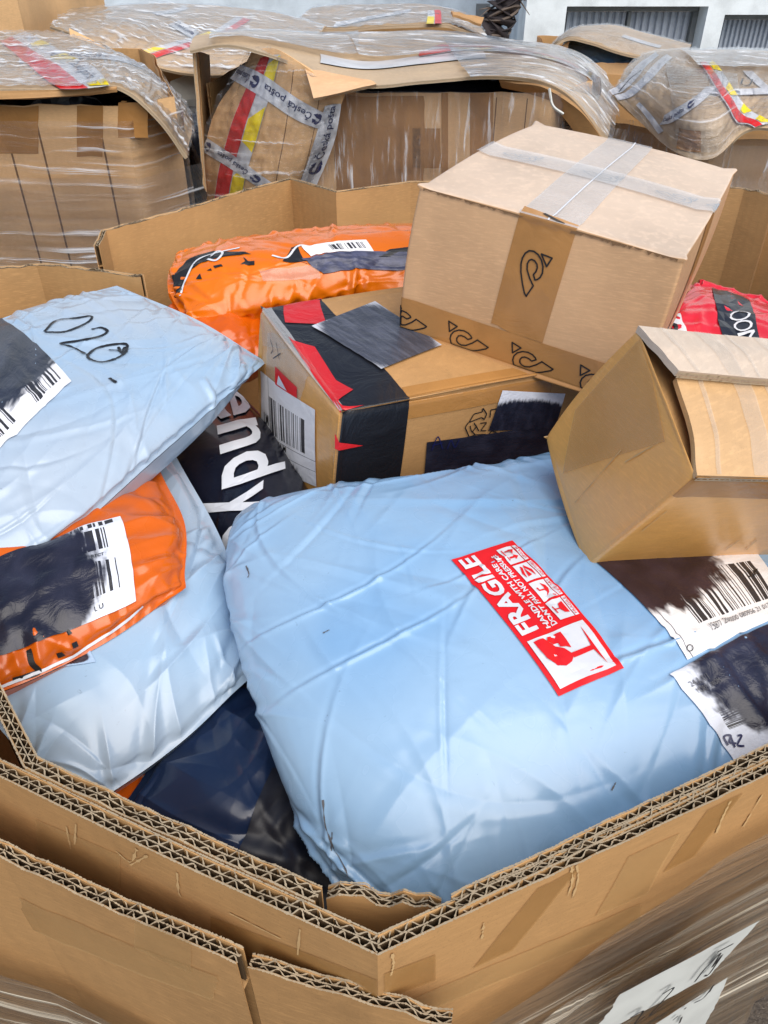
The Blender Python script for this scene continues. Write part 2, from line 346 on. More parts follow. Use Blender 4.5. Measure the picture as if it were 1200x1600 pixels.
# ------------------------------------------------------------------ soft parcels: a small cloth solver for plastic bags
def simulate(mid, prof, tt, tb, slack, steps=110, pin=.05, seed=0, grav=1.0, bend=.12, twist=.0):
    rg = np.random.RandomState(seed); n, m = mid.shape[:2]; N = gnormals(mid); N[N[..., 2] < 0] *= 1
    if N[..., 2].mean() < 0: N = -N
    hT = prof*tt; hB = prof*tb
    nz = rg.randn(n, m)
    for _ in range(3): nz = (nz+np.roll(nz, 1, 0)+np.roll(nz, -1, 0)+np.roll(nz, 1, 1)+np.roll(nz, -1, 1))/5
    X = [mid+N*(hT+nz*.004)[..., None], mid-N*hB[..., None]]
    def L(a, b): return np.linalg.norm(mid[b]-mid[a], axis=-1, keepdims=True)
    s_ = np.s_; sl = []
    def pairs(dy, dx, k, push=False, par=2):
        for p in range(par):
            if dy == 0:
                a = s_[:, p*dx:m-dx:2*dx] if dx == 1 else s_[:, p:m-dx:par]
            else: a = s_[p:n-dy:2, :] if dy == 1 and dx == 0 else (s_[p:n-dy:par, :] if dx == 0 else None)
            if dx and dy: a = s_[p:n-1:2, (0 if dx > 0 else 1):(m-1 if dx > 0 else m)]
            def sh(q, d, size):
                st = (q.start or 0)+d; sp = (q.stop if q.stop is not None else size)+d; return slice(st, min(sp, size), q.step)
            b = (sh(a[0], dy, n), sh(a[1], dx, m)); sl.append((a, b, L(a, b)*slack, k, push))
    pairs(0, 1, 1.); pairs(1, 0, 1.); pairs(1, 1, .5); pairs(1, -1, .5); pairs(0, 2, bend, True, 4); pairs(2, 0, bend, True, 4)
    V = [np.zeros_like(x) for x in X]; bd = np.zeros((n, m), bool); bd[0] = bd[-1] = True; bd[:, 0] = bd[:, -1] = True
    home = mid[bd]
    for st in range(steps):
        old = [x.copy() for x in X]
        for k in (0, 1):
            V[k] *= .90; X[k] += V[k] + (-N*.00025*grav if k == 0 else N*.0001*grav)
        for it in range(3):
            for x in X:
                for a, b, l0, kk, push in sl:
                    d = x[b]-x[a]; ln = np.sqrt((d*d).sum(-1, keepdims=True))+1e-9; c = (ln-l0)/ln*(.5*kk)
                    if push: c = np.minimum(c, 0)
                    d = d*c; x[a] += d; x[b] -= d
            e = (X[0][bd]+X[1][bd])*.5; e += (home-e)*pin; X[0][bd] = e; X[1][bd] = e
            w = ((X[0]-mid)*N).sum(-1); X[0] += N*np.maximum(hT-w, 0)[..., None]
            w = ((mid-X[1])*N).sum(-1); X[1] -= N*np.maximum(hB-w, 0)[..., None]
        for k in (0, 1): V[k] = np.clip(X[k]-old[k], -.004, .004)
    return X
def folds(T, B, seed, count=40, amp=.0022, edge=26, creases=(), wm=1.):
    """presses creases and seam puckers into the upper side of a bag"""
    rg = np.random.RandomState(seed+900); n, m = T.shape[:2]; uv = metres_uv(T); Lx = uv[..., 0].max(1).mean(); Ly = uv[:, :, 1].max(0).mean()
    Yg, Xg = np.mgrid[0:Ly:n*1j, 0:Lx:m*1j]; Hh = np.zeros((n, m)); jobs = []
    for _ in range(count): jobs.append((rg.uniform(0, Lx), rg.uniform(0, Ly), rg.uniform(0, 3.14), rg.uniform(.02, .11), rg.uniform(.003, .011), rg.uniform(.3, 1)*rg.choice([1, 1, -1]), rg.uniform(-3, 3)))
    for _ in range(edge):
        e = rg.randint(4); q = rg.rand(); x, y = [(q*Lx, .015), (q*Lx, Ly-.015), (.015, q*Ly), (Lx-.015, q*Ly)][e]; a = (1.57 if e < 2 else 0)+rg.normal()*.35
        jobs.append((x, y, a, rg.uniform(.03, .08), rg.uniform(.005, .010), rg.uniform(.5, 1.5), rg.uniform(-4, 4)))
    for u0, v0, u1, v1, w, h in creases:
        jobs.append(((u0+u1)/2*Lx, (v0+v1)/2*Ly, math.atan2((v1-v0)*Ly, (u1-u0)*Lx), math.hypot((v1-v0)*Ly, (u1-u0)*Lx)*.55, w, h, rg.uniform(-1.2, 1.2)))
    for x, y, a, l, w, h, c in jobs:
        A = (Xg-x)*math.cos(a)+(Yg-y)*math.sin(a); C = -(Xg-x)*math.sin(a)+(Yg-y)*math.cos(a)+c*A*A; k = C/(w*wm)
        Hh += h*amp*np.exp(-(A/l)**2)*(np.exp(-np.abs(k)**1.05)-.55*np.exp(-((k-1.6)/1.1)**2))
    low = 0
    for _ in range(8): a, b = rg.normal(0, 14, 2); low = low+np.sin(Xg*a+Yg*b+rg.rand()*6)
    Hh += low/8*amp*1.1
    d = np.minimum(np.minimum(Xg, Lx-Xg), np.minimum(Yg, Ly-Yg)); Hh *= np.clip(d/.012, 0, 1); N = gnormals(T)
    if N[..., 2].mean() < 0: N = -N
    return T+N*Hh[..., None]
def profile(n, m, p=3.5, mu=.03, mv=.03, lump=0., seed=0):
    def one(k, mg): x = np.clip((np.linspace(0, 1, k)-mg)/(1-2*mg), 0, 1); return (1-np.abs(2*x-1)**p)**.6
    P = one(n, mv)[:, None]*one(m, mu)[None]
    if lump:
        rg = np.random.RandomState(seed+50); Y, X = np.mgrid[0:1:n*1j, 0:1:m*1j]; q = 0
        for _ in range(7): q = q+np.exp(-(((X-rg.rand())/(.1+.12*rg.rand()))**2+((Y-rg.rand())/(.1+.12*rg.rand()))**2))*rg.uniform(-1, 1)
        P = P*np.clip(1+lump*q, .2, 2)
    return P
def bag(name, label, cat, m, C, n=70, k=70, tt=.03, tb=.05, p=3.5, slack=1.05, seed=0, group=None, pin=.05, mu=.03, mv=.03, lump=0., steps=110, body='pouch', bend=.12, fold=(40, .0022, 26), fine=1):
    """C: net of points (3-D) for the seam plane; returns thing, Surf of the upper side"""
    C = np.array(C, float); mid = net(C, n, k)
    T, B = simulate(mid, profile(n, k, p, mu, mv, lump, seed), tt, tb, slack, steps, pin, seed, bend=bend)
    T = up2(T); B = up2(B)
    for _ in range(fine-1): T = up2(T); B = up2(B)
    if fold: T = folds(T, B, seed, *fold)
    S = Surf(T)
    if S.N[..., 2].mean() < 0: S.N = -S.N
    base = T.reshape(-1, 3).mean(0); base[2] = B[..., 2].min()
    t = thing(name, label, cat, base, group); a = MB
    F1 = gridf(*T.shape[:2]); V = np.concatenate([T.reshape(-1, 3), B.reshape(-1, 3)]); F = np.concatenate([F1, F1[:, ::-1]+T.shape[0]*T.shape[1]])
    q = metres_uv(T).reshape(-1, 2)
    obj(body, V, F, m, t, smooth=True, uv=np.concatenate([q, q])); return t, S
def Z(*rows): return [[atz(*p) for p in r] for r in rows]
def Y(*rows): return [[aty(*p) for p in r] for r in rows]

# ------------------------------------------------------------------ cardboard walls with a real fluted edge
def resample(path, step):
    P = [np.asarray(path[0], float)]; cid = [0]
    for a, b in zip(path[:-1], path[1:]):
        a = np.asarray(a, float); b = np.asarray(b, float); k = max(1, int(round(np.linalg.norm((b-a)[:2])/step)))
        for i in range(1, k+1): P.append(a+(b-a)*i/k)
        cid.append(len(P)-1)
    return np.array(P), cid
def offs(P, d, closed=False):
    T = np.diff(P[:, :2], axis=0); T /= np.linalg.norm(T, axis=1, keepdims=True)+1e-12; Nn = np.stack([-T[:, 1], T[:, 0]], 1)
    A = np.concatenate([Nn[:1], Nn]); B = np.concatenate([Nn, Nn[-1:]])
    if closed: A[0] = Nn[-1]; B[-1] = Nn[0]
    mm = A+B; mm /= np.linalg.norm(mm, axis=1, keepdims=True); mm /= np.maximum((mm*B).sum(1, keepdims=True), .5)
    return P[:, :2]+mm*d
def corr_wall(path, parent, m_out, m_in, zb=0., t=.0075, plies=2, edge_depth=.03, wl=.0080, rough=.002, seed=0, step=.012, name='wall_panel', flutes=True, dent=.003, flab=None):
    """path: (x,y,ztop) corners; the sheet lies on the left of the path (t metres thick).  One panel per straight piece."""
    rg = np.random.RandomState(seed); P, cid = resample(path, step); n = len(P)
    jz = np.cumsum(rg.randn(n))*rough*.25; jz -= np.linspace(jz[0], jz[-1], n); jz += rg.randn(n)*rough*.3; P[:, 2] += np.clip(jz, -rough*1.1, rough*1.1)
    s = np.concatenate([[0], np.cumsum(np.linalg.norm(np.diff(P[:, :2], axis=0), axis=1))])
    den = sum(np.sin(s*rg.uniform(4, 25)+rg.uniform(0, 6))*dent/3 for _ in range(3))
    Nn = offs(P, 1.)-P[:, :2]; P[:, :2] += Nn*den[:, None]
    out = []
    lt = .0007; lv = [offs(P, x) for x in np.linspace(0, t, plies+1)]
    for a, b in zip(cid[:-1], cid[1:]):
        sl = slice(a, b+1); k = b-a+1; zt = P[sl, 2]; mb = MB()
        def sheet(xy, z0, z1, d, nz):
            zz = np.linspace(0, 1, nz)[:, None]; G = lambda q: np.stack([np.broadcast_to(q[:, 0], (nz, k)), np.broadcast_to(q[:, 1], (nz, k)), z0+(z1-z0)*zz], -1)
            o = xy; i = xy+(Nn[sl])*d; A = G(o); B = G(i); ua = np.stack([np.broadcast_to(s[sl], (nz, k)), A[..., 2]], -1)
            mb.grid(A, ua); mb.grid(B, ua, True); mb.grid(np.stack([A[-1], B[-1]]), np.stack([ua[-1], ua[-1]]))
            for e in (0, -1): mb.grid(np.stack([A[:, e], B[:, e]]), np.stack([ua[:, e], ua[:, e]]))
            return A
        A = sheet(lv[0][sl], np.full(k, zb), zt, lt, 14); nf = len(mb.F)
        Bq = sheet(lv[-1][sl], np.full(k, zb), zt-.001*rg.rand(k), -lt, 14)
        zf = zt-edge_depth; mb.grid(np.stack([np.column_stack([lv[0][sl], zf]), np.column_stack([lv[-1][sl], zf])]))
        pn = mb.build(name, [m_out, m_in], parent, smooth=False); pn['wall'] = 1
        mi = np.zeros(len(mb.F), np.int32); mi[nf:] = 1; pn.data.polygons.foreach_set('material_index', mi)
        out.append((pn, Surf(np.ascontiguousarray(A)), Surf(np.ascontiguousarray(Bq))))
        if flutes:
            fb = MB(); caps = []; L = s[b]-s[a]; ns = max(8, int(L/wl*15)); ss = np.linspace(s[a], s[b], ns)
            zz = np.interp(ss, s, P[:, 2]); lift = np.interp(ss, s, rg.randn(n)*.0012)
            for q in range(plies):
                ox = np.stack([np.interp(ss, s, (lv[q][:, c])) for c in (0, 1)], 1); ix = np.stack([np.interp(ss, s, lv[q+1][:, c]) for c in (0, 1)], 1)
                ph = rg.rand()*6; w = .5+(.34+.08*np.sin(ss*rg.uniform(20, 60)+ph))*np.sin(ss/(wl*rg.uniform(.85, 1.15))*2*math.pi+ph+.9*np.interp(ss, s, np.cumsum(rg.randn(n))*.5))
                c = ox+(ix-ox)*w[:, None]; top = zz-.0008+lift
                fb.grid(np.stack([np.column_stack([c, zz-edge_depth*.9]), np.column_stack([c, top])])); nf_ = len(fb.F); caps.append((c, top, .00030))
                if q:
                    fb.grid(np.stack([np.column_stack([ox, zz-edge_depth*.9]), np.column_stack([ox, zz-.0006+lift*.6])])); caps.append((ox, zz-.0004+lift*.6, .00030))
                else: caps.append((ox, zz+.0003, .00040))
                if q == plies-1: caps.append((ix, zz+.0003, .00040))
            nf_ = len(fb.F)
            for c, top, w_ in caps:
                tg = np.gradient(c, axis=0); tg /= np.linalg.norm(tg, axis=1, keepdims=True)+1e-12; nn = np.stack([-tg[:, 1], tg[:, 0]], 1)*(w_*(1+.35*rg.randn(len(c), 1)))
                fb.grid(np.stack([np.column_stack([c-nn, top+.0002]), np.column_stack([c+nn, top+.0002])]))
            fo = fb.build('corrugated_edge', [FLUTE_SHADE, EDGE], pn, kind='stuff')
            mi = np.zeros(len(fb.F), np.int32); mi[nf_:] = 1; fo.data.polygons.foreach_set('material_index', mi)
    return out
def film_shell(path, parent, m, zt, zb, nz=40, ripple=.004, seed=0, off=-.012, name='stretch_film', step=.012):
    rg = np.random.RandomState(seed); P, _ = resample(path, step); n = len(P); xy = offs(P, off); s = np.concatenate([[0], np.cumsum(np.linalg.norm(np.diff(P[:, :2], axis=0), axis=1))])
    zt = np.interp(np.linspace(0, 1, n), np.linspace(0, 1, len(zt)), zt) if np.ndim(zt) else np.full(n, zt)
    Zg = zb+(zt-zb)[None]*np.linspace(0, 1, nz)[:, None]; Nn = offs(P, 1.)-P[:, :2]; R = 0
    for _ in range(9):
        kz = rg.uniform(30, 160); ks = rg.uniform(1, 7); R = R+np.sin(Zg*kz+np.sin(s*ks+rg.rand()*6)*rg.uniform(.5, 3)+rg.rand()*6)/9
    G = np.stack([xy[:, 0]+Nn[:, 0]*R*ripple, xy[:, 1]+Nn[:, 1]*R*ripple, Zg], -1)
    uv = np.stack([np.broadcast_to(s, Zg.shape), Zg], -1); mb = MB(); mb.grid(G, uv); mb.build(name, m, parent, smooth=True); return Surf(G)
def sheet(name, C, parent, m, n=40, k=60, t=.007, crumple=.004, seed=0, edge=True, mat_edge=None, film=None, filmoff=.004, smooth=True):
    """a bent cardboard sheet (lid, flap) with thickness, through net C of 3-D points (row 0 nearest the camera)"""
    rg = np.random.RandomState(seed); P = net(np.array(C, float), n, k); N = gnormals(P)
    if N[..., 2].mean() < 0: N = -N
    nz = 0; Yg, Xg = np.mgrid[0:1:n*1j, 0:1:k*1j]
    for _ in range(10): a, b = rg.uniform(-9, 9, 2); nz = nz+np.abs(np.sin(Xg*a+Yg*b+rg.rand()*6))-.6
    P = P+N*(nz/10*crumple*3)[..., None]; N = gnormals(P)
    if N[..., 2].mean() < 0: N = -N
    mb = MB(); uv = metres_uv(P); Q = P-N*t; mb.grid(P, uv); mb.grid(Q, uv, True)
    for a, b, u in ((P[0], Q[0], uv[0]), (P[-1], Q[-1], uv[-1]), (P[:, 0], Q[:, 0], uv[:, 0]), (P[:, -1], Q[:, -1], uv[:, -1])): mb.grid(np.stack([a, b]), np.stack([u, u]))
    o = mb.build(name, m, parent, smooth=smooth)
    if smooth: o.data.set_sharp_from_angle(angle=.7)
    if edge:
        fb = MB()
        for A, B in ((P[0], Q[0]), (P[:, -1], Q[:, -1])):
            L = np.linalg.norm(np.diff(A, axis=0), axis=1).sum(); ns = max(8, int(L/.009*6)); tt = np.linspace(0, 1, ns)
            a = crvec(A, tt); b = crvec(B, tt); w = .5+.42*np.sin(np.arange(ns)*2*math.pi/6+np.cumsum(rg.randn(ns))*.1); c = a+(b-a)*w[:, None]
            o2 = np.cross(np.gradient(a, axis=0), b-a); o2 /= np.linalg.norm(o2, axis=1, keepdims=True)+1e-12; o2[(o2[:, 1] > 0)] *= -1
            d = (b-a)/np.linalg.norm(b-a, axis=1, keepdims=True)*.0007
            for base in (c, a+d, b-d): fb.grid(np.stack([base-d+o2*.0016, base+d+o2*.0016])); 
        fb.build('corrugated_edge', FLUTE, o, kind='stuff')
    S = Surf(P)
    if S.N[..., 2].mean() < 0: S.N = -S.N
    if film:
        nz2 = rg.randn(n, k)
        for _ in range(2): nz2 = (nz2+np.roll(nz2, 1, 0)+np.roll(nz2, -1, 0))/3
        G = P+N*(filmoff+np.abs(nz2)*.006)[..., None]; f = MB(); f.grid(up2(G), metres_uv(up2(G))); f.build('stretch_film', film, parent, smooth=True)
    return o, S
def rbox(O, R, d, r=.004, n=26, bulge=.0, wob=.0012, seed=0):
    """rounded cuboid: six face grids (world).  Faces: 0 -y(front) 1 +y 2 -x(left) 3 +x 4 top 5 bottom"""
    rg = np.random.RandomState(seed); d = np.array(d); h = d/2
    k = np.concatenate([[0, .25, .5, 1.], np.linspace(1, 1, 0)]); 
    def axis(L):
        e = np.array([0, .3, .6, 1.])*r; return np.concatenate([-L/2+e, np.linspace(-L/2+r, L/2-r, n)[1:-1], L/2-e[::-1]])
    X, Yv, Zv = axis(d[0]), axis(d[1]), axis(d[2]); fc = []
    ph = rg.uniform(0, 6, 9); fr = rg.uniform(8, 30, 9)
    def fix(A):
        q = np.clip(A, -h+r, h-r); v = A-q; l = np.linalg.norm(v, axis=-1, keepdims=True); A = q+v/np.maximum(l, 1e-9)*np.minimum(l, r) if True else A
        A = np.where(l > 1e-9, q+v/np.maximum(l, 1e-9)*r, A)
        w = sum(np.sin(A[..., i % 3]*fr[i]+A[..., (i+1) % 3]*fr[i-1]+ph[i]) for i in range(9))/9*wob
        nn = A/h; nn = nn*(np.abs(nn) > .97); bl = np.prod(np.where(np.abs(A/h) > .97, 1, 1-(A/h)**2), -1); A = A+nn*(w+bulge*bl)[..., None]
        return O+(A+h) @ R.T
    def g(a, b, c, order):
        A, B = np.meshgrid(a, b); Cc = np.full(A.shape, c); st = {'xz': (A, Cc, B), 'yz': (Cc, A, B), 'xy': (A, B, Cc)}[order]; return fix(np.stack(st, -1))
    fc = [g(X, Zv, -h[1], 'xz'), g(X, Zv, h[1], 'xz'), g(Yv, Zv, -h[0], 'yz'), g(Yv, Zv, h[0], 'yz'), g(X, Yv, h[2], 'xy'), g(X, Yv, -h[2], 'xy')]
    ctr = O+h @ R.T; S = []
    for q in fc:
        sf = Surf(q)
        if ((q.reshape(-1, 3).mean(0)-ctr)*sf.N.reshape(-1, 3).mean(0)).sum() < 0: sf.N = -sf.N
        S.append(sf)
    return fc, S

# ================================================================== THE PLACE
# ------------------------------------------------------------------ ground
t = NT('asphalt'); o = t.tc.outputs['Object']
g = t.mix(t.ramp(t.noise(o, 140, 3), .35, .7), lin(84, 76, 68), lin(58, 52, 48))
g = t.mix(t.ramp(t.noise(o, 420, 2), .62, .72), g, lin(150, 142, 132)); g = t.mix(t.math('MULTIPLY', t.ramp(t.noise(o, 2.2, 4), .4, .7), .4), g, lin(60, 56, 54))
ASPHALT = t.end(t.bsdf(g, .85, .3, t.bump(t.noise(o, 200, 4), .7, .006)))
P = np.stack(np.meshgrid(np.linspace(-150, 150, 7), np.linspace(-150, 150, 7)) + [np.zeros((7, 7))], -1)
obj('ground', P.reshape(-1, 3), gridf(7, 7), ASPHALT, kind='structure')

# ------------------------------------------------------------------ depot building with shuttered openings
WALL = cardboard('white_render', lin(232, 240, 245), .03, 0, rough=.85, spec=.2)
WALL_SHADE = cardboard('white_render_shaded', lin(212, 224, 234), .03, 0, rough=.85, spec=.2)  # darker copy of the render: shade on the set-back wall painted in
STEEL = plain('grey_corrugated_steel', lin(178, 186, 198), .45, .5, .1, 20)
STEELD = plain('shutter_frame_steel', lin(120, 124, 126), .5, .5)
bl = thing('depot_building', 'white rendered depot building with low grey metal shutters', 'building', (1.5, 7.2, 0))
YW = 7.0
def px_x(px, py, y=YW): return float(aty(px, py, y)[0])
def px_z(px, py, y=YW): return float(aty(px, py, y)[2])
xa, xb, zt1 = px_x(886, 10), px_x(1107, 12), px_z(995, 10)
xc, xd, zt2 = px_x(1133, 22), px_x(1133, 22)+(xb-xa), px_z(1133, 23)
x0 = px_x(818, 60)
mb = MB()
mb.box((x0, YW, -.05), (xa, YW+.35, 5)); mb.box((xb, YW, -.05), (xc, YW+.35, 5)); mb.box((xd, YW, -.05), (xd+6, YW+.35, 5))
mb.box((xa, YW, zt1), (xb, YW+.35, 5)); mb.box((xc, YW, zt2), (xd, YW+.35, 5)); mb.box((xa, YW, -.05), (xb, YW+.35, .12)); mb.box((xc, YW, -.05), (xd, YW+.35, .12))
mb.build('wall', WALL, bl)
mb = MB(); mb.box((-12, YW+1.6, -.05), (x0-.002, YW+1.9, 5)); mb.box((x0, YW+.351, -.05), (x0+.3, YW+1.9, 5)); mb.build('wall', WALL_SHADE, bl)
mb = MB(); mb.box((x0-.05, YW-.12, 5.0), (xd+6.1, YW+6, 5.15)); mb.box((-12, YW+1.45, 5.0), (x0-.052, YW+6, 5.12)); mb.build('roof', STEELD, bl)
sme = None
for (a, b, zt, nsl, mid) in ((xa, xb, zt1, 18, True), (xc, xd, zt2, 26, False)):
    fr = MB(); yb = YW+.22
    fr.box((a+.002, yb-.03, zt-.045), (b-.002, yb+.04, zt-.002)); fr.box((a+.002, yb-.03, .122), (a+.04, yb+.04, zt-.047)); fr.box((b-.04, yb-.03, .122), (b-.002, yb+.04, zt-.047))
    if mid: fr.box(((a+b)/2-.012, yb-.035, .122), ((a+b)/2+.012, yb+.035, zt-.047))
    sh = fr.build('shutter', STEELD, bl); sw = (b-a-.09)/nsl
    for i in range(nsl):
        xl = a+.045+i*sw; s_ = MB(); q = [(0, 0), (.18*sw, -.022), (.62*sw, -.022), (.80*sw, 0), (sw, 0)]
        s_.grid(np.array([[(xl+u, yb+.02+v, zz) for u, v in q] for zz in (.125, zt-.05)])); s_.build('slat', STEEL, sh)
mb = MB(); xm = px_x(754, 24, YW+1.55); zm = px_z(754, 24, YW+1.55); mb.box((xm-.06, YW+1.52, zm-.09), (xm+.06, YW+1.598, zm+.09)); mb.build('wall_socket', STEELD, bl)

# dark gnarled trunk wrapped in vines, leaning beside the wall
VINE = plain('dark_bark', lin(52, 46, 48), .8, .3, 1., 30); VINE2 = plain('dry_vine', lin(104, 92, 84), .8, .3, .5, 60)
b0 = aty(757, 62, 6.0); b1 = aty(795, 0, 6.0); dv = b1-b0
tr = thing('gnarled_trunk', 'dark gnarled trunk wrapped in dry vines beside white wall', 'tree trunk', (b0[0]-dv[0]*1.5, 6.0, 0))
base = np.array([b0[0]-.25, 6.0, 0.]); pts = [base, b0-dv*.6+np.array([-.02, 0, 0]), b0+dv*.05, b0+dv*.35+np.array([.03, 0, 0]), b0+dv*.7, b1, b1+dv*.9, b1+dv*2.2+np.array([.1, 0, .05])]
tt = np.linspace(0, 1, 40); tp = crvec(np.array(pts), tt); m_ = MB(); m_.tube(tp, .125-.05*tt+.016*np.sin(np.arange(40)*1.7)+.004*RNG.randn(40), 10); m_.build('trunk', VINE, tr, smooth=True)
for q in range(4):
    a = np.linspace(.1, 1, 160); c = crvec(np.array(pts), a); ph = q*1.1; fr = 5+q*.9
    m_ = MB(); m_.tube(c+np.stack([np.cos(a*fr*3.1+ph)*.10, np.sin(a*fr*3.1+ph)*.10, np.sin(a*fr*5+ph)*.02], 1), .007+.004*(q % 2), 5); m_.build('vine', VINE2 if q % 2 else VINE, tr, smooth=True)
for q, k in enumerate((.45, .52, .6, .7, .8)):
    c = crvec(np.array(pts), np.array([k]))[0]; e = c+np.array([.14*random.choice((1, -1, 1)), -.08, random.uniform(-.16, .1)]); m_ = MB(); m_.tube([c, (c+e)/2+np.array([0, 0, .05]), e], [.008, .006, .002], 5); m_.build('twig', VINE2, tr, smooth=True)

# ------------------------------------------------------------------ courier tape for the bins behind
def post_horn_mark(pt, s0, s1, t0, t1, m, parent, off=.0022):
    """small round horn with an arrow"""
    L = []; cx, cy, rx, ry = (s0+s1)/2, (t0+t1)/2, (s1-s0)/2, (t1-t0)/2
    a = np.linspace(.3, 5.6, 20); o_ = [(cx+rx*.72*math.cos(x), cy+ry*.95*math.sin(x)) for x in a]; i_ = [(cx+rx*.40*math.cos(x), cy+ry*.5*math.sin(x)) for x in a[::-1]]
    fill('horn_mark', pt, [o_+i_, [(cx+rx*.35, cy+ry*.1), (cx+rx*1.2, cy+ry*.5), (cx+rx*.5, cy+ry*.9)], [(cx+rx*.2, cy-ry*.2), (cx+rx*1.1, cy-ry*.2), (cx+rx*.7, cy-ry*.9)]], m, parent, off, 0)
def courier_tape(S, parent, px=None, uv=None, words=(), marks=(), off=.002, bands=None, flip=False, name='courier_tape', wob=.05, n=10, k=40):
    """white tape; patch s runs along the tape, t across.  words: (body,s0,s1,rot)"""
    pt = Patch(S, px=px, uv=uv)
    o = decal(name, pt, TAPE_WHITE, parent, off=off, n=n, k=k)
    for i, (mt, t0, t1) in enumerate(bands or ()): decal('red_stripe' if mt is TAPE_REDF else 'yellow_stripe', pt, mt, o, rect=(0, t0, 1, t1), n=4, k=k, off=off+.0008)
    for w, s0, s1, rot in words: text(w, pt, (s0, .22, s1, .80), NAVY, o, .012, off+.0012, rot)
    for s0, s1 in marks: post_horn_mark(pt, s0, s1, .15, .85, NAVY, o, off+.0012)
    return o, pt
def yel_tri(pt, o, a, b, off=.0032, lo=.55, hi=.98):
    fill('yellow_stripe', pt, [[(a, hi), (b, hi), (b-(b-a)*.25, lo), (a+(b-a)*.25, lo)]], TAPE_YEL, o, off, 2)

def bin_walls(t, poly_, zt, mo=KRAFT_FAR, seed=0, creases=True, step=.03, closed=True):
    pth = [(x, y, zt) for x, y in poly_] + ([(poly_[0][0], poly_[0][1], zt)] if closed else [])
    return corr_wall(pth, t, mo, KRAFT_IN, 0, seed=seed, step=step, dent=.006, rough=.003, flutes=False)
def score(S, parent, us, v0=.3, v1=1., m=None):
    for u in us:
        pt = Patch(S, uv=[(u-.002, v0), (u+.002, v0), (u+.004, v1), (u, v1)]); decal('score_line', pt, SCORE, parent, n=20, k=2, off=.0008)
SCORE = plain('score_line_shade', lin(116, 84, 54), .8, .2)
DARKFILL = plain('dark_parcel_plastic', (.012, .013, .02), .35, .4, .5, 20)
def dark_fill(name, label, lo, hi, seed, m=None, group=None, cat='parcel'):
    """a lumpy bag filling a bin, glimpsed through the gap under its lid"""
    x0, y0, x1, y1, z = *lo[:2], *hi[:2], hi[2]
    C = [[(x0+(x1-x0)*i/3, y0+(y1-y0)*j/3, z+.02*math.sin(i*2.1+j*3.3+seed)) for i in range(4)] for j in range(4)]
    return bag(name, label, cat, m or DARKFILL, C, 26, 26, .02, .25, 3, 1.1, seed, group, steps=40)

# ---- left bin
b1 = thing('cardboard_bin', 'film wrapped cardboard bin at left edge with red and yellow taped lid', 'bin', (-.85, 2.2, 0), 'wrapped cardboard bins standing behind')
yA = 1.80
fr_ = aty(236, 160, yA); zA = float(aty(100, 163, yA)[2]); xR = float(fr_[0])
wl = bin_walls(b1, [(-1.62, yA), (xR-.06, yA), (xR+.02, yA+.12), (xR-.20, yA+.85), (xR-.28, yA+1.0), (-1.62, yA+1.0)], zA, seed=3)
score(wl[0][1], wl[0][0], [float(wl[0][1].find(*p)[0]) for p in ((70, 250), (165, 250), (20, 250))], .25, .99)
for q in ((0, 165, 60, 240), (120, 165, 160, 245), (185, 160, 232, 215)): decal('brown_tape', Patch(wl[0][1], px=[(q[0], q[3]), (q[2], q[3]), (q[2], q[1]), (q[0], q[1])]), TAPE_BROWN, wl[0][0], off=.001, wob=.03)
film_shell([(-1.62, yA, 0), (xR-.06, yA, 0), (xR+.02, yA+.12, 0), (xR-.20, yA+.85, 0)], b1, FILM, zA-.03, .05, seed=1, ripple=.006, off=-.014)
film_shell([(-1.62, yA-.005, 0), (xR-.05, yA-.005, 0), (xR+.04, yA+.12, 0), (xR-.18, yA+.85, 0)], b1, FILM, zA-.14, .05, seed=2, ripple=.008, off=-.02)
ld, S1 = sheet('lid', Y([(-260, 142, yA-.05), (-60, 144, yA-.05), (110, 141, yA-.05), (183, 136, yA-.03), (245, 185, yA-.02), (293, 246, yA)],
                        [(-260, 110, 2.0), (-60, 108, 2.0), (95, 108, 2.0), (190, 112, 2.0), (255, 145, 2.0), (299, 205, 2.0)],
                        [(-260, 80, 2.3), (-60, 78, 2.3), (75, 80, 2.3), (170, 88, 2.3), (240, 118, 2.3), (290, 165, 2.3)],
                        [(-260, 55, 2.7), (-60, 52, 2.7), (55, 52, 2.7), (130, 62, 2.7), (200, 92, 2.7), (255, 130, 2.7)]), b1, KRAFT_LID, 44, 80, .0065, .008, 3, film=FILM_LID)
o, pt = courier_tape(S1, ld, px=[(175, 137), (5, 70), (0, 52), (185, 125)] if False else [(95, 142), (0, 66), (40, 50), (172, 136)], off=.0025)
decal('red_stripe', pt, TAPE_REDF, o, rect=(0, 0, 1, .42), off=.0035, n=6, k=40); yel_tri(pt, o, 0, .16, .004, .5, .98); yel_tri(pt, o, .5, .62, .004); yel_tri(pt, o, .75, .84, .004)
text('Česká pošta', pt, (.2, .55, .46, .95), NAVY, o, .01, .004, 2)
o, pt = courier_tape(S1, ld, px=[(30, 100), (290, 150), (270, 128), (30, 84)], words=[('Česká pošta', .12, .4, 0), ('Česká pošta', .55, .8, 0)], off=.003)
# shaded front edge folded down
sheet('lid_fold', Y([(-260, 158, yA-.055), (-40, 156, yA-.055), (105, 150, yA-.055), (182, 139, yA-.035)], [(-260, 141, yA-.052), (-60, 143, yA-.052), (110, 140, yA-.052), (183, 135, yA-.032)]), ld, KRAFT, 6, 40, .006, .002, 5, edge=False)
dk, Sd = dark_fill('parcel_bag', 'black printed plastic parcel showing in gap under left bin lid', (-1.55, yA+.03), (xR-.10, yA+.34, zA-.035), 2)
text('ndr', Patch(Sd, uv=[(.55, .02), (.98, .02), (.98, .2), (.55, .2)]), (0, 0, 1, 1), GREYP, dk, .02, .003)

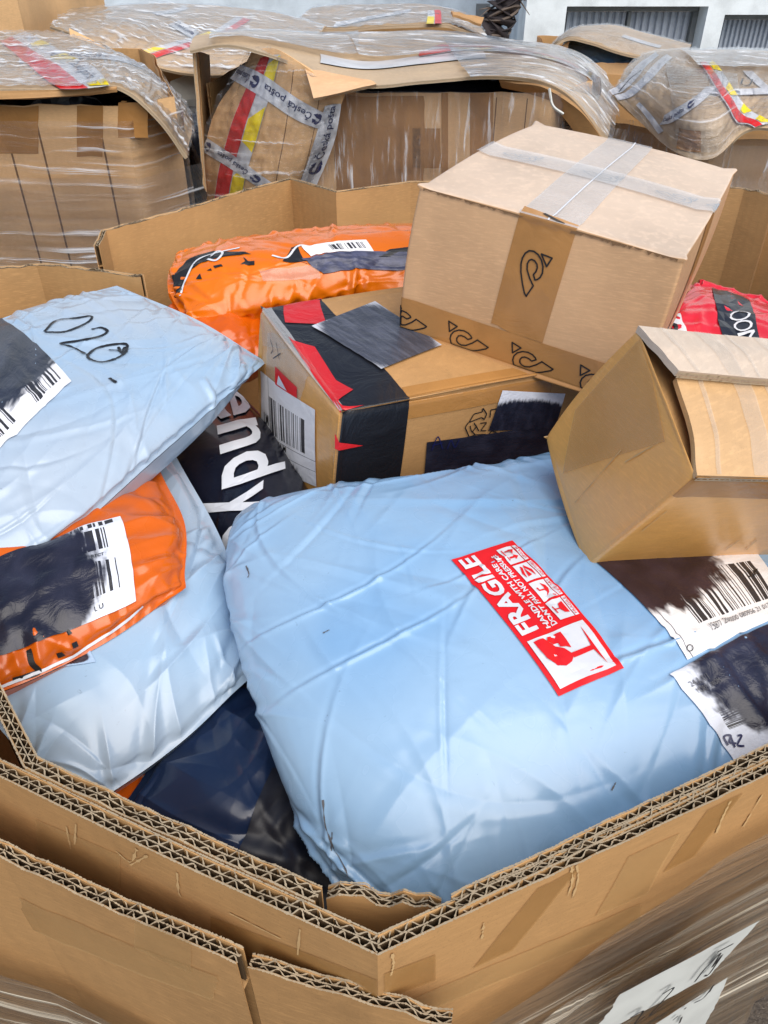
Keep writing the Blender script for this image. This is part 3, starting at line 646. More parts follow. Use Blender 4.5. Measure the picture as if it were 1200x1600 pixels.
# ---- bin behind left
b2 = thing('cardboard_bin', 'cardboard bin behind left bin, its slumped lid taped with red and yellow stripe', 'bin', (-.75, 3.5, 0), 'wrapped cardboard bins standing behind')
zB = float(aty(240, 130, 2.95)[2]); xl, xr = float(aty(60, 60, 3.0)[0]), float(aty(310, 120, 2.95)[0])
w2 = bin_walls(b2, [(xl-.1, 2.95), (xr-.25, 2.9), (xr+.05, 3.05), (xr+.75, 4.0), (xl, 4.2)], zB-.03, seed=8)
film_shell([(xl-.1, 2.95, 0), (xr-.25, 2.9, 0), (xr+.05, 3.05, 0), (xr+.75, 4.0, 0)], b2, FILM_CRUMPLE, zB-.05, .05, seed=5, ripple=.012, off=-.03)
lab = decal('address_label', Patch(w2[1][1], px=[(262, 165), (302, 180), (302, 108), (262, 125)]), PAPER, w2[1][0], off=.033)
ld2, S2 = sheet('lid', Y([(78, 42, 3.2), (150, 68, 3.0), (228, 102, 2.9), (330, 118, 2.9), (430, 110, 3.1)],
                         [(90, 30, 3.4), (190, 40, 3.2), (270, 70, 3.1), (360, 82, 3.1), (470, 70, 3.3)],
                         [(100, 24, 3.7), (210, 22, 3.6), (310, 38, 3.5), (400, 50, 3.5), (500, 50, 3.7)],
                         [(110, 20, 4.1), (220, 6, 4.1), (320, 8, 4.1), (410, 16, 4.1), (510, 42, 4.2)]), b2, KRAFT_LID, 40, 60, .0065, .008, 11, film=FILM_LID)
o, pt = courier_tape(S2, ld2, px=[(205, 86), (370, 26), (392, 32), (232, 96)], off=.003)
decal('red_stripe', pt, TAPE_REDF, o, rect=(0, .5, 1, 1), off=.004, n=6); yel_tri(pt, o, .05, .25, .0045, .02, .45); yel_tri(pt, o, .5, .7, .0045, .02, .45)
courier_tape(S2, ld2, px=[(262, 40), (300, 62), (312, 52), (280, 34)], words=[('Česká pošta', .1, .9, 0)], off=.005)
courier_tape(S2, ld2, px=[(236, 20), (288, 10), (296, 14), (246, 25)], off=.003)
sheet('lid_flap', Y([(110, 60, 2.98), (160, 88, 2.93), (212, 112, 2.88)], [(108, 44, 3.0), (160, 70, 2.95), (222, 100, 2.88)]), b2, KRAFT_FAR, 6, 20, .008, .002, 6, edge=False)

# ---- film wrapped dark bale in the gap between the bins
wb_ = aty(258, 250, 2.45); wc_ = aty(322, 250, 2.45); bz = float(aty(290, 205, 2.45)[2])
bt_ = thing('wrapped_bale', 'dark plastic bale in crinkled clear film in gap between left and middle bins', 'bale', ((wb_[0]+wc_[0])/2, 2.6, 0))
fc, _S = rbox(np.array([wb_[0], 2.45, 0.0]), np.eye(3), np.array([float(wc_[0]-wb_[0]), .3, bz]), .03, 20, .004, .006, 5)
mb = MB(); [mb.grid(f, metres_uv(f)) for f in fc]; mb.build('bale_body', NAVYBAG, bt_, smooth=True)
fc, _S = rbox(np.array([wb_[0]-.01, 2.435, 0.0]), np.eye(3), np.array([float(wc_[0]-wb_[0])+.02, .33, bz+.015]), .03, 34, .004, .012, 6)
mb = MB(); [mb.grid(f, metres_uv(f)) for f in fc[:5]]; mb.build('stretch_film', FILM, bt_, smooth=True)

# ---- middle bin
yC = 2.05
b3 = thing('cardboard_bin', 'middle cardboard bin bursting open at left, bulging panel striped with courier tape', 'bin', (.1, 2.6, 0), 'wrapped cardboard bins standing behind')
zC = float(aty(680, 143, yC)[2]); xcl = float(aty(312, 200, yC)[0]); xcm = float(aty(520, 200, yC)[0]); xcr = float(aty(905, 160, yC)[0])
w3 = bin_walls(b3, [(xcm-.08, yC), (xcr-.07, yC-.03), (xcr+.07, yC+.18), (xcr+.08, yC+.9), (xcl+.1, yC+1.0), (xcl, yC+.12)], zC, seed=12, closed=False)
for u in (.42, .78, .9): score(w3[0][1], w3[0][0], [u], .2, .99)
for q in ((640, 200, 690, 262), (525, 150, 660, 300), (735, 145, 770, 300), (690, 145, 700, 300)): decal('brown_tape', Patch(w3[0][1], px=[(q[0], q[3]), (q[2], q[3]), (q[2], q[1]), (q[0], q[1])]), TAPE_BROWN, w3[0][0], off=.001, wob=.03)
film_shell([(xcm-.08, yC, 0), (xcr-.07, yC-.03, 0), (xcr+.07, yC+.18, 0), (xcr+.08, yC+.9, 0)], b3, FILM_CRUMPLE, zC+.005, .05, seed=7, ripple=.012, off=-.02)
# the left edge flap, standing open
sheet('wall_flap', Y([(318, 300, yC+.02), (309, 190, yC+.02), (300, 78, yC+.02)], [(340, 300, yC+.35), (330, 190, yC+.35), (322, 85, yC+.35)]), b3, KRAFT_FAR, 10, 30, .008, .003, 9)
sheet('wall_flap', Y([(321, 300, yC+.05), (313, 190, yC+.05), (306, 82, yC+.06)], [(323, 300, yC+.12), (315, 190, yC+.12), (309, 84, yC+.12)]), b3, KRAFT, 6, 20, .006, .002, 10, edge=False)
pn, Sp = sheet('bulging_panel', Y([(314, 345, 2.09), (380, 352, 2.03), (440, 350, 2.01), (468, 325, 2.03)], [(318, 248, 2.10), (390, 262, 2.02), (455, 272, 1.99), (500, 248, 2.01)],
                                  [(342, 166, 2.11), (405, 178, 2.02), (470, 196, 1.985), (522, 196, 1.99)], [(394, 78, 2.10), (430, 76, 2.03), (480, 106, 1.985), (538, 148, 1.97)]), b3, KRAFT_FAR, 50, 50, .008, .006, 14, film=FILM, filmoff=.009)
for su in (.3, .55, .8): decal('score_line', Patch(Sp, uv=[(su-.003, 0), (su+.003, 0), (su+.003, .95), (su-.003, .95)]), SCORE, pn, n=40, k=2, off=.001)
o, pt = courier_tape(Sp, pn, px=[(330, 345), (408, 92), (440, 86), (372, 345)], off=.0025)
decal('red_stripe', pt, TAPE_REDF, o, rect=(0, .02, 1, .50), off=.0035, n=6); yel_tri(pt, o, .42, .72, .004, .54, .99); yel_tri(pt, o, .80, 1.0, .004, .54, .99); yel_tri(pt, o, .06, .34, .004, .54, .99)
courier_tape(Sp, pn, px=[(508, 202), (362, 124), (378, 102), (524, 182)], words=[('Česká pošta', .2, .62, 0), ('Česká pošta', .78, .98, 0)], marks=[(.09, .18), (.66, .75)], off=.0048, name='logo_tape')
courier_tape(Sp, pn, px=[(466, 285), (508, 165), (534, 160), (492, 290)], words=[('Česká pošta', .28, .98, 0)], marks=[(.08, .24)], off=.0066, name='logo_tape')
courier_tape(Sp, pn, px=[(420, 300), (318, 236), (326, 216), (436, 290)], words=[('Česká pošta', .38, .82, 0)], marks=[(.18, .32), (.9, .98)], off=.0056, name='logo_tape')
ld3, S3 = sheet('lid', Y([(297, 80, yC-.02), (352, 70, yC-.02), (410, 82, yC-.04), (480, 108, yC-.05), (560, 134, yC-.06), (660, 128, yC-.07), (760, 122, yC-.07), (850, 132, yC-.05), (905, 165, yC-.04), (948, 222, yC-.02)],
                         [(298, 68, 2.2), (360, 62, 2.2), (420, 70, 2.2), (500, 92, 2.2), (580, 108, 2.2), (670, 104, 2.2), (770, 100, 2.2), (860, 110, 2.2), (915, 138, 2.2), (955, 190, 2.2)],
                         [(302, 62, 2.5), (366, 56, 2.5), (430, 60, 2.5), (510, 72, 2.5), (590, 78, 2.5), (680, 76, 2.5), (780, 78, 2.5), (868, 90, 2.5), (915, 112, 2.5), (955, 160, 2.5)],
                         [(308, 57, 2.85), (372, 52, 2.85), (440, 50, 2.85), (515, 52, 2.85), (600, 48, 2.85), (690, 48, 2.85), (780, 62, 2.85), (860, 76, 2.85), (905, 92, 2.85), (950, 130, 2.85)]), b3, KRAFT_LID, 44, 110, .0065, .008, 17)
def film_patch(S, px, parent, m, off=.008, seed=0, rip=.006, name='stretch_film'):
    pt = Patch(S, px=px); rg = np.random.RandomState(seed); n = 30; k = 60; A, B = np.meshgrid(np.linspace(0, 1, k), np.linspace(0, 1, n)); q = 0
    for _ in range(8): q = q+np.abs(np.sin(A*rg.uniform(-20, 20)+B*rg.uniform(-30, 30)+rg.rand()*6))/8
    P = pt.at(A, B, off); N = pt.at(A, B, off+.01)-P; P = P+N*100*(q*rip)[..., None]
    return obj(name, P.reshape(-1, 3), gridf(n, k), m, parent, smooth=True, uv=metres_uv(P).reshape(-1, 2))
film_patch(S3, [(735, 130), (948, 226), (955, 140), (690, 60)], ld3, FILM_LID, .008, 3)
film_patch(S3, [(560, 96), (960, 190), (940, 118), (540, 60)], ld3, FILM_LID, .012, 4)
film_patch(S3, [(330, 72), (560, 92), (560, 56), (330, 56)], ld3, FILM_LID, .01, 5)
courier_tape(S3, ld3, px=[(500, 100), (760, 92), (755, 80), (500, 86)], off=.003)
o, pt = courier_tape(S3, ld3, px=[(660, 82), (940, 150), (930, 134), (690, 72)], off=.004, words=[('Česká pošta', .3, .5, 0)])
decal('red_stripe', pt, TAPE_REDF, o, rect=(0, .6, .8, .98), off=.005, n=4); yel_tri(pt, o, .1, .3, .005, .05, .5); yel_tri(pt, o, .45, .6, .005, .05, .5); yel_tri(pt, o, .8, .95, .005, .05, .5)
o, pt = courier_tape(S3, ld3, px=[(655, 92), (705, 84), (702, 78), (655, 84)], off=.005); decal('red_stripe', pt, TAPE_REDF, o, rect=(0, .1, 1, .9), off=.006, n=4)
fl, Sf = sheet('torn_flap', Y([(490, 154, yC-.12), (530, 145, yC-.11), (588, 131, yC-.09)], [(484, 132, yC-.10), (526, 128, yC-.095), (585, 128, yC-.08)], [(476, 106, yC-.06), (520, 114, yC-.065), (580, 126, yC-.075)]), b3, KRAFT_LIGHT, 14, 24, .007, .002, 20)
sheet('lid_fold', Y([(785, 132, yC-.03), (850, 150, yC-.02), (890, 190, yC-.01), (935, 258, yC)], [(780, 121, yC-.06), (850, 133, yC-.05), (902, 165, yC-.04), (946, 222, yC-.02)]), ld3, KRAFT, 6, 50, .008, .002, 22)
m_ = MB(); m_.tube(crvec(np.array(Y([(858, 138, yC-.09), (864, 165, yC-.1), (880, 178, yC-.1)])[0]), np.linspace(0, 1, 12)), .003, 5); m_.build('loose_strap', PAPER, ld3)
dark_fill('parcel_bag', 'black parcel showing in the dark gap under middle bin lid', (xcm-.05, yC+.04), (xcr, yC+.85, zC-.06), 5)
dark_fill('parcel_bag', 'black filler added for the shade in open left side of middle bin', (xcl+.06, yC+.26), (xcm+.1, yC+.85, zC-.06), 9)  # black filler put in to darken the enclosed opening
bag('parcel_bag', 'crumpled grey blue bag deep in the open left side of middle bin', 'parcel', BLUEBAG3, Y([(325, 220, 2.3), (350, 225, 2.3), (380, 230, 2.3)], [(325, 170, 2.35), (350, 165, 2.35), (385, 170, 2.35)], [(330, 140, 2.5), (355, 135, 2.5), (390, 140, 2.5)]), 30, 30, .02, .05, slack=1.15, seed=31, steps=50)

# ---- right bin
yR = 2.25
b4 = thing('cardboard_bin', 'right bin with bulging patched lid, red and yellow tape and torn film', 'bin', (1.35, 2.9, 0), 'wrapped cardboard bins standing behind')
zR = float(aty(1180, 205, yR)[2]); xrl = float(aty(985, 200, yR)[0]); xrm = float(aty(1110, 240, yR)[0])
w4 = bin_walls(b4, [(xrl, yR+.25), (xrm, yR), (xrm+.9, yR-.05), (xrm+.95, yR+1.0), (xrl+.1, yR+1.2)], zR-.02, seed=21)
film_shell([(xrl, yR+.25, 0), (xrm, yR, 0), (xrm+.9, yR-.05, 0)], b4, FILM_CRUMPLE, zR, .05, seed=9, ripple=.02, off=-.03)
film_shell([(xrl-.02, yR+.25, 0), (xrm, yR-.02, 0), (xrm+.9, yR-.08, 0)], b4, FILM_CRUMPLE, zR-.02, .05, seed=10, ripple=.025, off=-.05)
ld4, S4 = sheet('lid', Y([(955, 148, 2.45), (1000, 190, 2.3), (1056, 238, 2.12), (1112, 248, 2.08), (1165, 206, 2.12), (1215, 202, 2.12), (1320, 204, 2.12)],
                         [(966, 130, 2.5), (1015, 152, 2.32), (1070, 178, 2.16), (1125, 184, 2.12), (1165, 172, 2.2), (1220, 165, 2.2), (1320, 165, 2.2)],
                         [(980, 108, 2.65), (1025, 110, 2.5), (1080, 120, 2.35), (1130, 122, 2.35), (1170, 120, 2.4), (1230, 118, 2.4), (1320, 118, 2.4)],
                         [(1005, 84, 3.0), (1045, 79, 3.0), (1090, 77, 3.0), (1135, 77, 3.0), (1180, 79, 3.0), (1240, 82, 3.0), (1320, 84, 3.0)]), b4, KRAFT_LID, 44, 70, .0065, .006, 23, film=FILM)
film_patch(S4, [(1060, 225), (1165, 200), (1150, 120), (1040, 100)], ld4, FILM, .006, 8, .003)
film_patch(S4, [(1090, 110), (1210, 112), (1210, 84), (1060, 82)], ld4, FILM_LID, .01, 9)
courier_tape(S4, ld4, px=[(1032, 196), (1110, 148), (1104, 136), (1040, 180)], words=[('Česká pošta', .02, .45, 0)], marks=[(.5, .66)], off=.004, name='logo_tape')
courier_tape(S4, ld4, px=[(1104, 148), (1210, 150), (1210, 140), (1104, 138)], words=[('Česká pošta', .1, .5, 0)], off=.005)
o, pt = courier_tape(S4, ld4, px=[(1178, 203), (1092, 102), (1112, 98), (1205, 195)], off=.006)
decal('red_stripe', pt, TAPE_REDF, o, rect=(0, .05, 1, .48), off=.007, n=6); [yel_tri(pt, o, a, a+.16, .0075, .55, .98) for a in (0, .28, .56, .84)]
for q in ([(957, 150), (1030, 88), (1024, 82), (952, 142)], [(966, 158), (1050, 92), (1042, 86), (960, 150)], [(1000, 160), (1038, 205), (1030, 210), (995, 165)]): courier_tape(S4, ld4, px=q, off=.003)
courier_tape(S4, ld4, px=[(1190, 140), (1160, 112), (1175, 112), (1205, 140)], off=.003)
decal('brown_tape', Patch(S4, px=[(1058, 232), (1095, 238), (1095, 205), (1062, 200)]), TAPE_BROWN, ld4, off=.003)
stroke_px('pen_mark', S4, [[(968, 145), (985, 125), (1000, 114), (1000, 112)], [(1160, 125), (1158, 134), (1170, 135), (1175, 126)]], .004, BLACKP, ld4, off=.004)

# ---- far right bin with the pale blue bag
b5 = thing('cardboard_bin', 'far bin below the shutters, lid propped open over a pale blue bag', 'bin', (1.5, 4.2, 0), 'wrapped cardboard bins standing behind')
yF = 3.9; zF = float(aty(930, 98, yF)[2]); xa_, xb_ = float(aty(866, 100, yF)[0]), float(aty(1080, 100, yF)[0])
w5 = bin_walls(b5, [(xa_, yF), (xb_, yF), (xb_+.05, yF+1.1), (xa_+.1, yF+1.1)], zF, seed=25)
ld5, S5 = sheet('lid', Y([(856, 82, yF-.05), (888, 60, yF-.05), (930, 68, yF-.05), (985, 88, yF-.05), (1050, 96, yF-.05)], [(868, 64, 4.2), (905, 50, 4.2), (950, 54, 4.2), (1000, 66, 4.2), (1072, 80, 4.2)], [(885, 48, 4.8), (915, 40, 4.8), (960, 40, 4.8), (1010, 52, 4.8), (1080, 70, 4.8)]), b5, KRAFT_LID, 30, 40, .009, .006, 26, film=FILM)
courier_tape(S5, ld5, px=[(970, 58), (1030, 76), (1034, 72), (975, 55)], off=.003)
sheet('lid_flap', Y([(862, 84, yF), (872, 84, yF), (884, 82, yF)], [(866, 78, yF), (880, 70, yF), (890, 64, yF)]), b5, KRAFT_FAR, 8, 10, .008, .002, 6, edge=False)
bag('parcel_bag', 'pale blue bag under the propped lid of the far bin below shutters', 'parcel', BLUEBAG, Y([(868, 104, 3.98), (920, 105, 3.98), (990, 108, 3.98)], [(872, 82, 4.15), (925, 78, 4.15), (995, 92, 4.15)], [(880, 72, 4.5), (930, 68, 4.5), (1000, 82, 4.5)]), 40, 40, .04, .2, slack=1.1, seed=33, steps=60)

# ---- far middle bin and far left bin
b6 = thing('cardboard_bin', 'far cardboard bin beside the gnarled trunk, flat lid with a loose raised corner', 'bin', (.1, 4.8, 0), 'wrapped cardboard bins standing behind')
yG = 4.3; zG = float(aty(620, 40, yG)[2]); xa_, xb_ = float(aty(470, 45, yG)[0]), float(aty(728, 45, yG)[0])
w6 = bin_walls(b6, [(xa_, yG), (xb_, yG), (xb_+.1, yG+1.2), (xa_, yG+1.2)], zG-.03, seed=27)
ld6, S6 = sheet('lid', Y([(462, 38, yG-.05), (530, 46, yG-.05), (610, 40, yG-.05), (690, 38, yG-.05), (720, 46, yG), (762, 62, yG+.1)], [(470, 26, 4.7), (530, 28, 4.7), (610, 24, 4.7), (680, 24, 4.7), (722, 30, 4.7), (755, 46, 4.7)], [(490, 12, 5.3), (540, 8, 5.3), (610, 6, 5.3), (670, 8, 5.3), (715, 16, 5.3), (745, 34, 5.3)]), b6, KRAFT_LID, 30, 50, .012, .006, 28, film=FILM_LID)
o, pt = courier_tape(S6, ld6, px=[(666, 40), (668, 18), (688, 18), (690, 40)], off=.006); decal('red_stripe', pt, TAPE_REDF, o, rect=(0, .5, 1, 1), off=.008, n=4); decal('yellow_stripe', pt, TAPE_YEL, o, rect=(0, 0, .5, .45), off=.008, n=4)
courier_tape(S6, ld6, px=[(520, 44), (640, 20), (644, 15), (525, 36)], off=.005)
sheet('torn_flap', Y([(708, 22, yG), (730, 30, yG), (752, 38, yG)], [(705, 17, yG+.1), (728, 22, yG+.1), (756, 28, yG+.1)]), b6, KRAFT, 8, 12, .01, .004, 30, edge=False)
b7 = thing('cardboard_bin', 'plain tan cardboard bin cut off at top left corner of view', 'bin', (-2.6, 4.0, 0), 'wrapped cardboard bins standing behind')
yH = 3.7; p_ = aty(37, 47, yH); bin_walls(b7, [(p_[0]-1.0, yH), (float(p_[0]), yH), (float(p_[0])+.05, yH+1.0), (p_[0]-1.0, yH+1.0)], float(aty(30, -90, yH)[2]), seed=29)

# ------------------------------------------------------------------ the front bin (octagonal, double fluted, extra sleeves)
RZ = 1.05
mbn = thing('cardboard_bin', 'open octagonal cardboard bin in front, double fluted rim, filled with parcels', 'bin', (0, .75, 0))
def zp(px, py, z=RZ): return tuple(atz(px, py, z))
cf = zp(590, 1490); cr = (.294, .279, RZ); cl = (-.28, .272, RZ)
outer = [(-.55, .985, RZ), (-.54, .62, RZ), cl, cf, cr, (.58, .62, RZ), (.72, 1.0, RZ), (.70, 1.34, RZ)]
wo = corr_wall(outer, mbn, KRAFT, KRAFT_IN, 0, .0078, 2, seed=41, step=.008, edge_depth=.03, rough=.0018, dent=.0008)
# inner sleeve: second double wall standing just inside the first, corner cut by a torn tab
i0 = zp(35, 1203); i1 = zp(488, 1414); i2 = zp(703, 1409)
def inset(p, d): a = offs(np.array(outer), d); return a
ins = offs(np.array(outer), .0088)
_a, _b = np.array(ins[2]), np.array(ins[3]); _dd = (_b-_a)/np.linalg.norm(_b-_a)
j0 = _a+_dd*np.dot(np.array(i0[:2])-_a, _dd); j1 = _a+_dd*np.dot(np.array(i1[:2])-_a, _dd)
wi = corr_wall([(ins[1][0]+.04, ins[1][1], RZ), (j0[0], j0[1], RZ-.001), (j1[0], j1[1], RZ-.001)], mbn, KRAFT_IN, KRAFT_IN, .0, .0075, 2, seed=43, step=.008, rough=.0018, dent=.0008)
wt = corr_wall([(j1[0]+.004, j1[1]+.006, RZ-.012), (i2[0]-.004, i2[1]-.001, RZ-.010)], mbn, KRAFT_IN, KRAFT_IN, .0, .006, 2, seed=44, step=.006, rough=.009)
wq = corr_wall([(i2[0]+.004, i2[1]-.004, RZ+.001), (ins[4][0], ins[4][1], RZ+.002), (ins[5][0], ins[5][1], RZ)], mbn, KRAFT_IN, KRAFT_IN, .0, .0075, 2, seed=45, step=.008, rough=.0025, dent=.0008)
# outer sleeve, lower, front left (two pieces, torn between)
s0 = zp(-330, 1195, 1.03); s1 = zp(0, 1338, 1.022); s2 = zp(372, 1496, 1.02); s3 = zp(385, 1524, 1.012); s4 = zp(560, 1573, 1.005); s5 = zp(705, 1606, 1.003)
ws = corr_wall([(-.62, .66, 1.03), (cl[0]-.05, cl[1]-.03, 1.03), s1, s2], mbn, KRAFT, KRAFT_IN, 0, .0072, 2, seed=46, step=.008, rough=.003)
ws2 = corr_wall([(s2[0]+.003, s2[1]-.001, 1.008), s4, s5], mbn, KRAFT, KRAFT_IN, 0, .0062, 2, seed=47, step=.007, rough=.005)
# back walls
wb1 = corr_wall([zp(225, 430)[:2]+(RZ,), zp(60, 410), (-.55, .99, RZ)], mbn, KRAFT_FAR, KRAFT_IN, 0, .0075, 2, seed=48, step=.012, rough=.002)
bk = [(.66, 1.345, RZ), zp(1165, 294), (.36, 1.47, RZ), (.2, 1.44, RZ), zp(640, 285), zp(527, 300), zp(455, 280), zp(340, 310), zp(158, 359), zp(148, 384, 1.043)]
wb2 = corr_wall(bk, mbn, KRAFT_FAR, KRAFT_IN, 0, .0075, 2, seed=49, step=.012, rough=.002)
wb3 = corr_wall([(.70, 1.342, RZ), (.665, 1.362, RZ)], mbn, KRAFT_FAR, KRAFT_IN, 0, .0075, 2, seed=50, step=.01)
fm = MB(); fm.add([(x*.98, y*.98+.01, .12) for x, y, _ in outer]+[(-.40, 1.15, .12), (.0, 1.4, .12), (.6, 1.36, .12)], [list(range(8))+[10, 9, 8]]); fm.build('floor_panel', KRAFT_IN, mbn)
# brown tape patches and scuffs on the front faces
WR, WL, SL, SL2 = wo[3][1], wo[2][1], ws[2][1], ws2[1][1]
TORN_SHADOW = plain('torn_edge_shadow_paper', lin(128, 100, 74), .8, .2)  # torn paper tone, darkened to include the edge shadow
SCUFF = plain('scuffed_paper', lin(196, 162, 116), .85, .15)
TAPE_EDGE = tapemat('brown_tape_flat', lin(186, 140, 82), .3, alpha=.5, bump=.15)
for q in ([(738, 1512), (800, 1484), (905, 1356), (840, 1386)], [(1035, 1362), (1085, 1336), (1160, 1238), (1105, 1264)]): decal('brown_tape', Patch(WR, px=q), TAPE_EDGE, wo[3][0], off=.0006)
decal('brown_tape', Patch(WR, px=[(600, 1560), (680, 1530), (680, 1490), (600, 1520)]), TAPE_EDGE, wo[3][0], off=.0006)
decal('brown_tape', Patch(WL, px=[(330, 1470), (590, 1570), (590, 1530), (330, 1430)]), TAPE_EDGE, wo[2][0], off=.0006)
TAPE_PALE = tapemat('pale_tape', lin(212, 172, 116), .25, alpha=.4, bump=.15)
for S_, p_, q in ((WR, wo[3][0], [(930, 1430), (1010, 1395), (1062, 1300), (985, 1335)]), (WR, wo[3][0], [(640, 1590), (1000, 1440), (1000, 1410), (640, 1560)]), (WL, wo[2][0], [(60, 1335), (190, 1392), (190, 1335), (60, 1280)]), (SL, ws[2][0], [(30, 1440), (330, 1560), (330, 1520), (30, 1400)]), (SL, ws[2][0], [(210, 1480), (300, 1520), (300, 1470), (210, 1435)])): decal('clear_tape', Patch(S_, px=q), TAPE_PALE, p_, off=.0007, wob=.02)
SCR = filmmat('scuff', .9, .0, (30, 6, 1), lo=.45, hi=.6)
def scuff_marks(S, par, L, w=.0016): stroke_px('scuff_mark', S, L, w*.7, SCUFF, par, off=.0007, jit=.5)['kind'] = 'stuff'
scuff_marks(WR, wo[3][0], [[(892, 1352), (893, 1375), (886, 1398)], [(900, 1350), (902, 1372), (893, 1402)], [(612, 1488), (614, 1505), (610, 1522)], [(1140, 1250), (1128, 1275), (1118, 1300)], [(755, 1440), (752, 1465)], [(1190, 1240), (1160, 1290)]], .0018)
scuff_marks(WL, wo[2][0], [[(182, 1388+-60), (205, 1345), (215, 1325)], [(205, 1350), (232, 1335)], [(278, 1362), (280, 1390), (284, 1400)], [(105, 1290), (112, 1325)], [(470, 1450), (466, 1490)], [(360, 1425), (400, 1445), (440, 1465)], [(120, 1286), (118, 1318)]], .0016)
scuff_marks(ws2[0][0] and SL2, ws2[1][0], [[(380, 1590), (395, 1585)]])
# stretch film round the outside, edges running down across the faces
of = offs(np.array(outer), -.012)
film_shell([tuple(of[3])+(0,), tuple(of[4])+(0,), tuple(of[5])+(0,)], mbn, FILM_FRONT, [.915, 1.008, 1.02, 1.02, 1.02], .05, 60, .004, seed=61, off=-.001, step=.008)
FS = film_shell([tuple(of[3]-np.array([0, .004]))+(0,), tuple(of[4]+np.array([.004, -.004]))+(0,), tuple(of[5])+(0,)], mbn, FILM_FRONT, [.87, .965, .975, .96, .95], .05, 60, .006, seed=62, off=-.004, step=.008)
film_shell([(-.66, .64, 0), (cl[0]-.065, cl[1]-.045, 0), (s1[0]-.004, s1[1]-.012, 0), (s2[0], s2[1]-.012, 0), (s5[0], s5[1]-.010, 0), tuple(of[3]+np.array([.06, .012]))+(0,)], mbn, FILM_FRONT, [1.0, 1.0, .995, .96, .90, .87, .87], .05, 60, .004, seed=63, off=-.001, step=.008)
WN = Surf(WR.P+WR.N*.026)
# two paper notes under the film, pencil writing
for px_, wr in (([(905, 1625), (1105, 1520), (1180, 1435), (965, 1548)], [[(985, 1590), (1005, 1580), (992, 1600), (1008, 1588)], [(1035, 1553), (1052, 1545), (1015, 1587), (1040, 1568)], [(1085, 1535), (1100, 1515), (1110, 1505), (1125, 1490), (1112, 1512), (1128, 1492), (1108, 1522), (1100, 1525)], [(1120, 1488), (1145, 1475)]]),
                ([(960, 1660), (1095, 1600), (1132, 1520), (1010, 1598)], [[(1052, 1595), (1060, 1588)], [(1062, 1600), (1066, 1590)], [(1085, 1568), (1100, 1560), (1115, 1540), (1108, 1552)], [(1070, 1578), (1072, 1575)]])):
    pt = Patch(WN, px=px_); nn = decal('paper_note', pt, PAPER, mbn, off=.002 if px_[0][0] < 950 else .003, wob=.04)
    for w_ in wr: stroke_px('pencil_writing', WN, [[(x-8, y-12) for x, y in w_]], .0018, BLACKP, nn, off=.0045)

# ------------------------------------------------------------------ parcels
def rotm(w):
    a = np.linalg.norm(w); k = np.array(w)/a; K = np.array([[0, -k[2], k[1]], [k[2], 0, -k[0]], [-k[1], k[0], 0]]); return np.eye(3)+math.sin(a)*K+(1-math.cos(a))*K@K
class Box: pass
def carton(name, label, O, R, d, mats, r=.004, skip=(), **k):
    b = Box(); O = np.array(O); fc, b.S = rbox(O, R, d, r, **k); b.O, b.R, b.d = O, R, np.array(d)
    zmin = min(f[..., 2].min() for f in fc); c = O+(np.array(d)/2) @ R.T; b.t = thing(name, label, 'box', (c[0], c[1], zmin))
    nm = ['side_panel', 'side_panel', 'end_panel', 'end_panel', 'top_panel', 'bottom_panel']; b.parts = []
    for i, f in enumerate(fc):
        if i in skip: b.parts.append(None); continue
        b.parts.append(obj(nm[i], f.reshape(-1, 3), gridf(*f.shape[:2]), mats[i] if isinstance(mats, list) else mats, b.t, smooth=True, uv=metres_uv(f).reshape(-1, 2)))
    b.pt = lambda x, y, z: O+R@(np.array([x, y, z])*np.array(d)); return b

# --- large parcel A: pale box with horn printed tape
sA = .735; O = _C+(np.array([.022, 1.044, .945])-_C)*sA; RA = rotm([.021, .127, -.465])
bA = carton('cardboard_box', 'pale cardboard box on top of heap, brown tape printed with outlined post horns', O, RA, np.array([.34, .486, .198])*sA, [KRAFT_LIGHT]*4+[KRAFT_TOP, KRAFT_LIGHT], .0035, seed=3, bulge=.003)
_hz = [(778,795),(762,782),(735,740),(708,690),(695,650),(694,620),(703,590),(722,567),(750,556),(780,558),(808,573),(828,600),(835,632),(829,660),(815,680),(803,688),(785,665),(795,645),(797,622),(788,605),(770,597),(750,599),(737,612),(732,632),(740,660),(770,695),(803,722),(778,795)]
HORN = [((x-650)/250, (795-y)/250) for x, y in _hz]; TRI = [((x-650)/250, (795-y)/250) for x, y in ((797, 545), (865, 530), (848, 587), (797, 545))]
def horn(pt, c, L, ang_up, parent, wid):
    """outlined horn on a tape patch: c centre (s,t), L length along s in s-units, across wid in t-units; ang_up=+1 arrow towards +s"""
    out = []
    for q in (HORN, TRI):
        out.append([(c[0]+(y-.5)*L*ang_up, c[1]+(x-.515)*wid*ang_up) for x, y in q])
    mb = MB()
    for Lp in out:
        Lp = np.array(Lp); 
        for a, b in zip(Lp[:-1], Lp[1:]):
            t_ = np.linspace(-.04, 1.04, 4)[:, None]; q = a+(b-a)*t_; Pm = pt.at(q[:, 0], q[:, 1], .0016); N = np.cross(pt.at(q[:, 0]+1e-3, q[:, 1], .0016)-Pm, pt.at(q[:, 0], q[:, 1]+1e-3, .0016)-Pm); N /= np.linalg.norm(N, axis=1, keepdims=True)
            D = np.cross(N, np.gradient(Pm, axis=0)); D /= np.linalg.norm(D, axis=1, keepdims=True); mb.grid(np.stack([Pm-D*.00075, Pm+D*.00075], 1))
    return mb.build('horn_mark', BLACKP, parent)
TAPE_A = tapemat('brown_horn_tape', lin(178, 130, 78), .28, bump=.18)
FA, TA, RAf = bA.S[0], bA.S[4], bA.S[3]
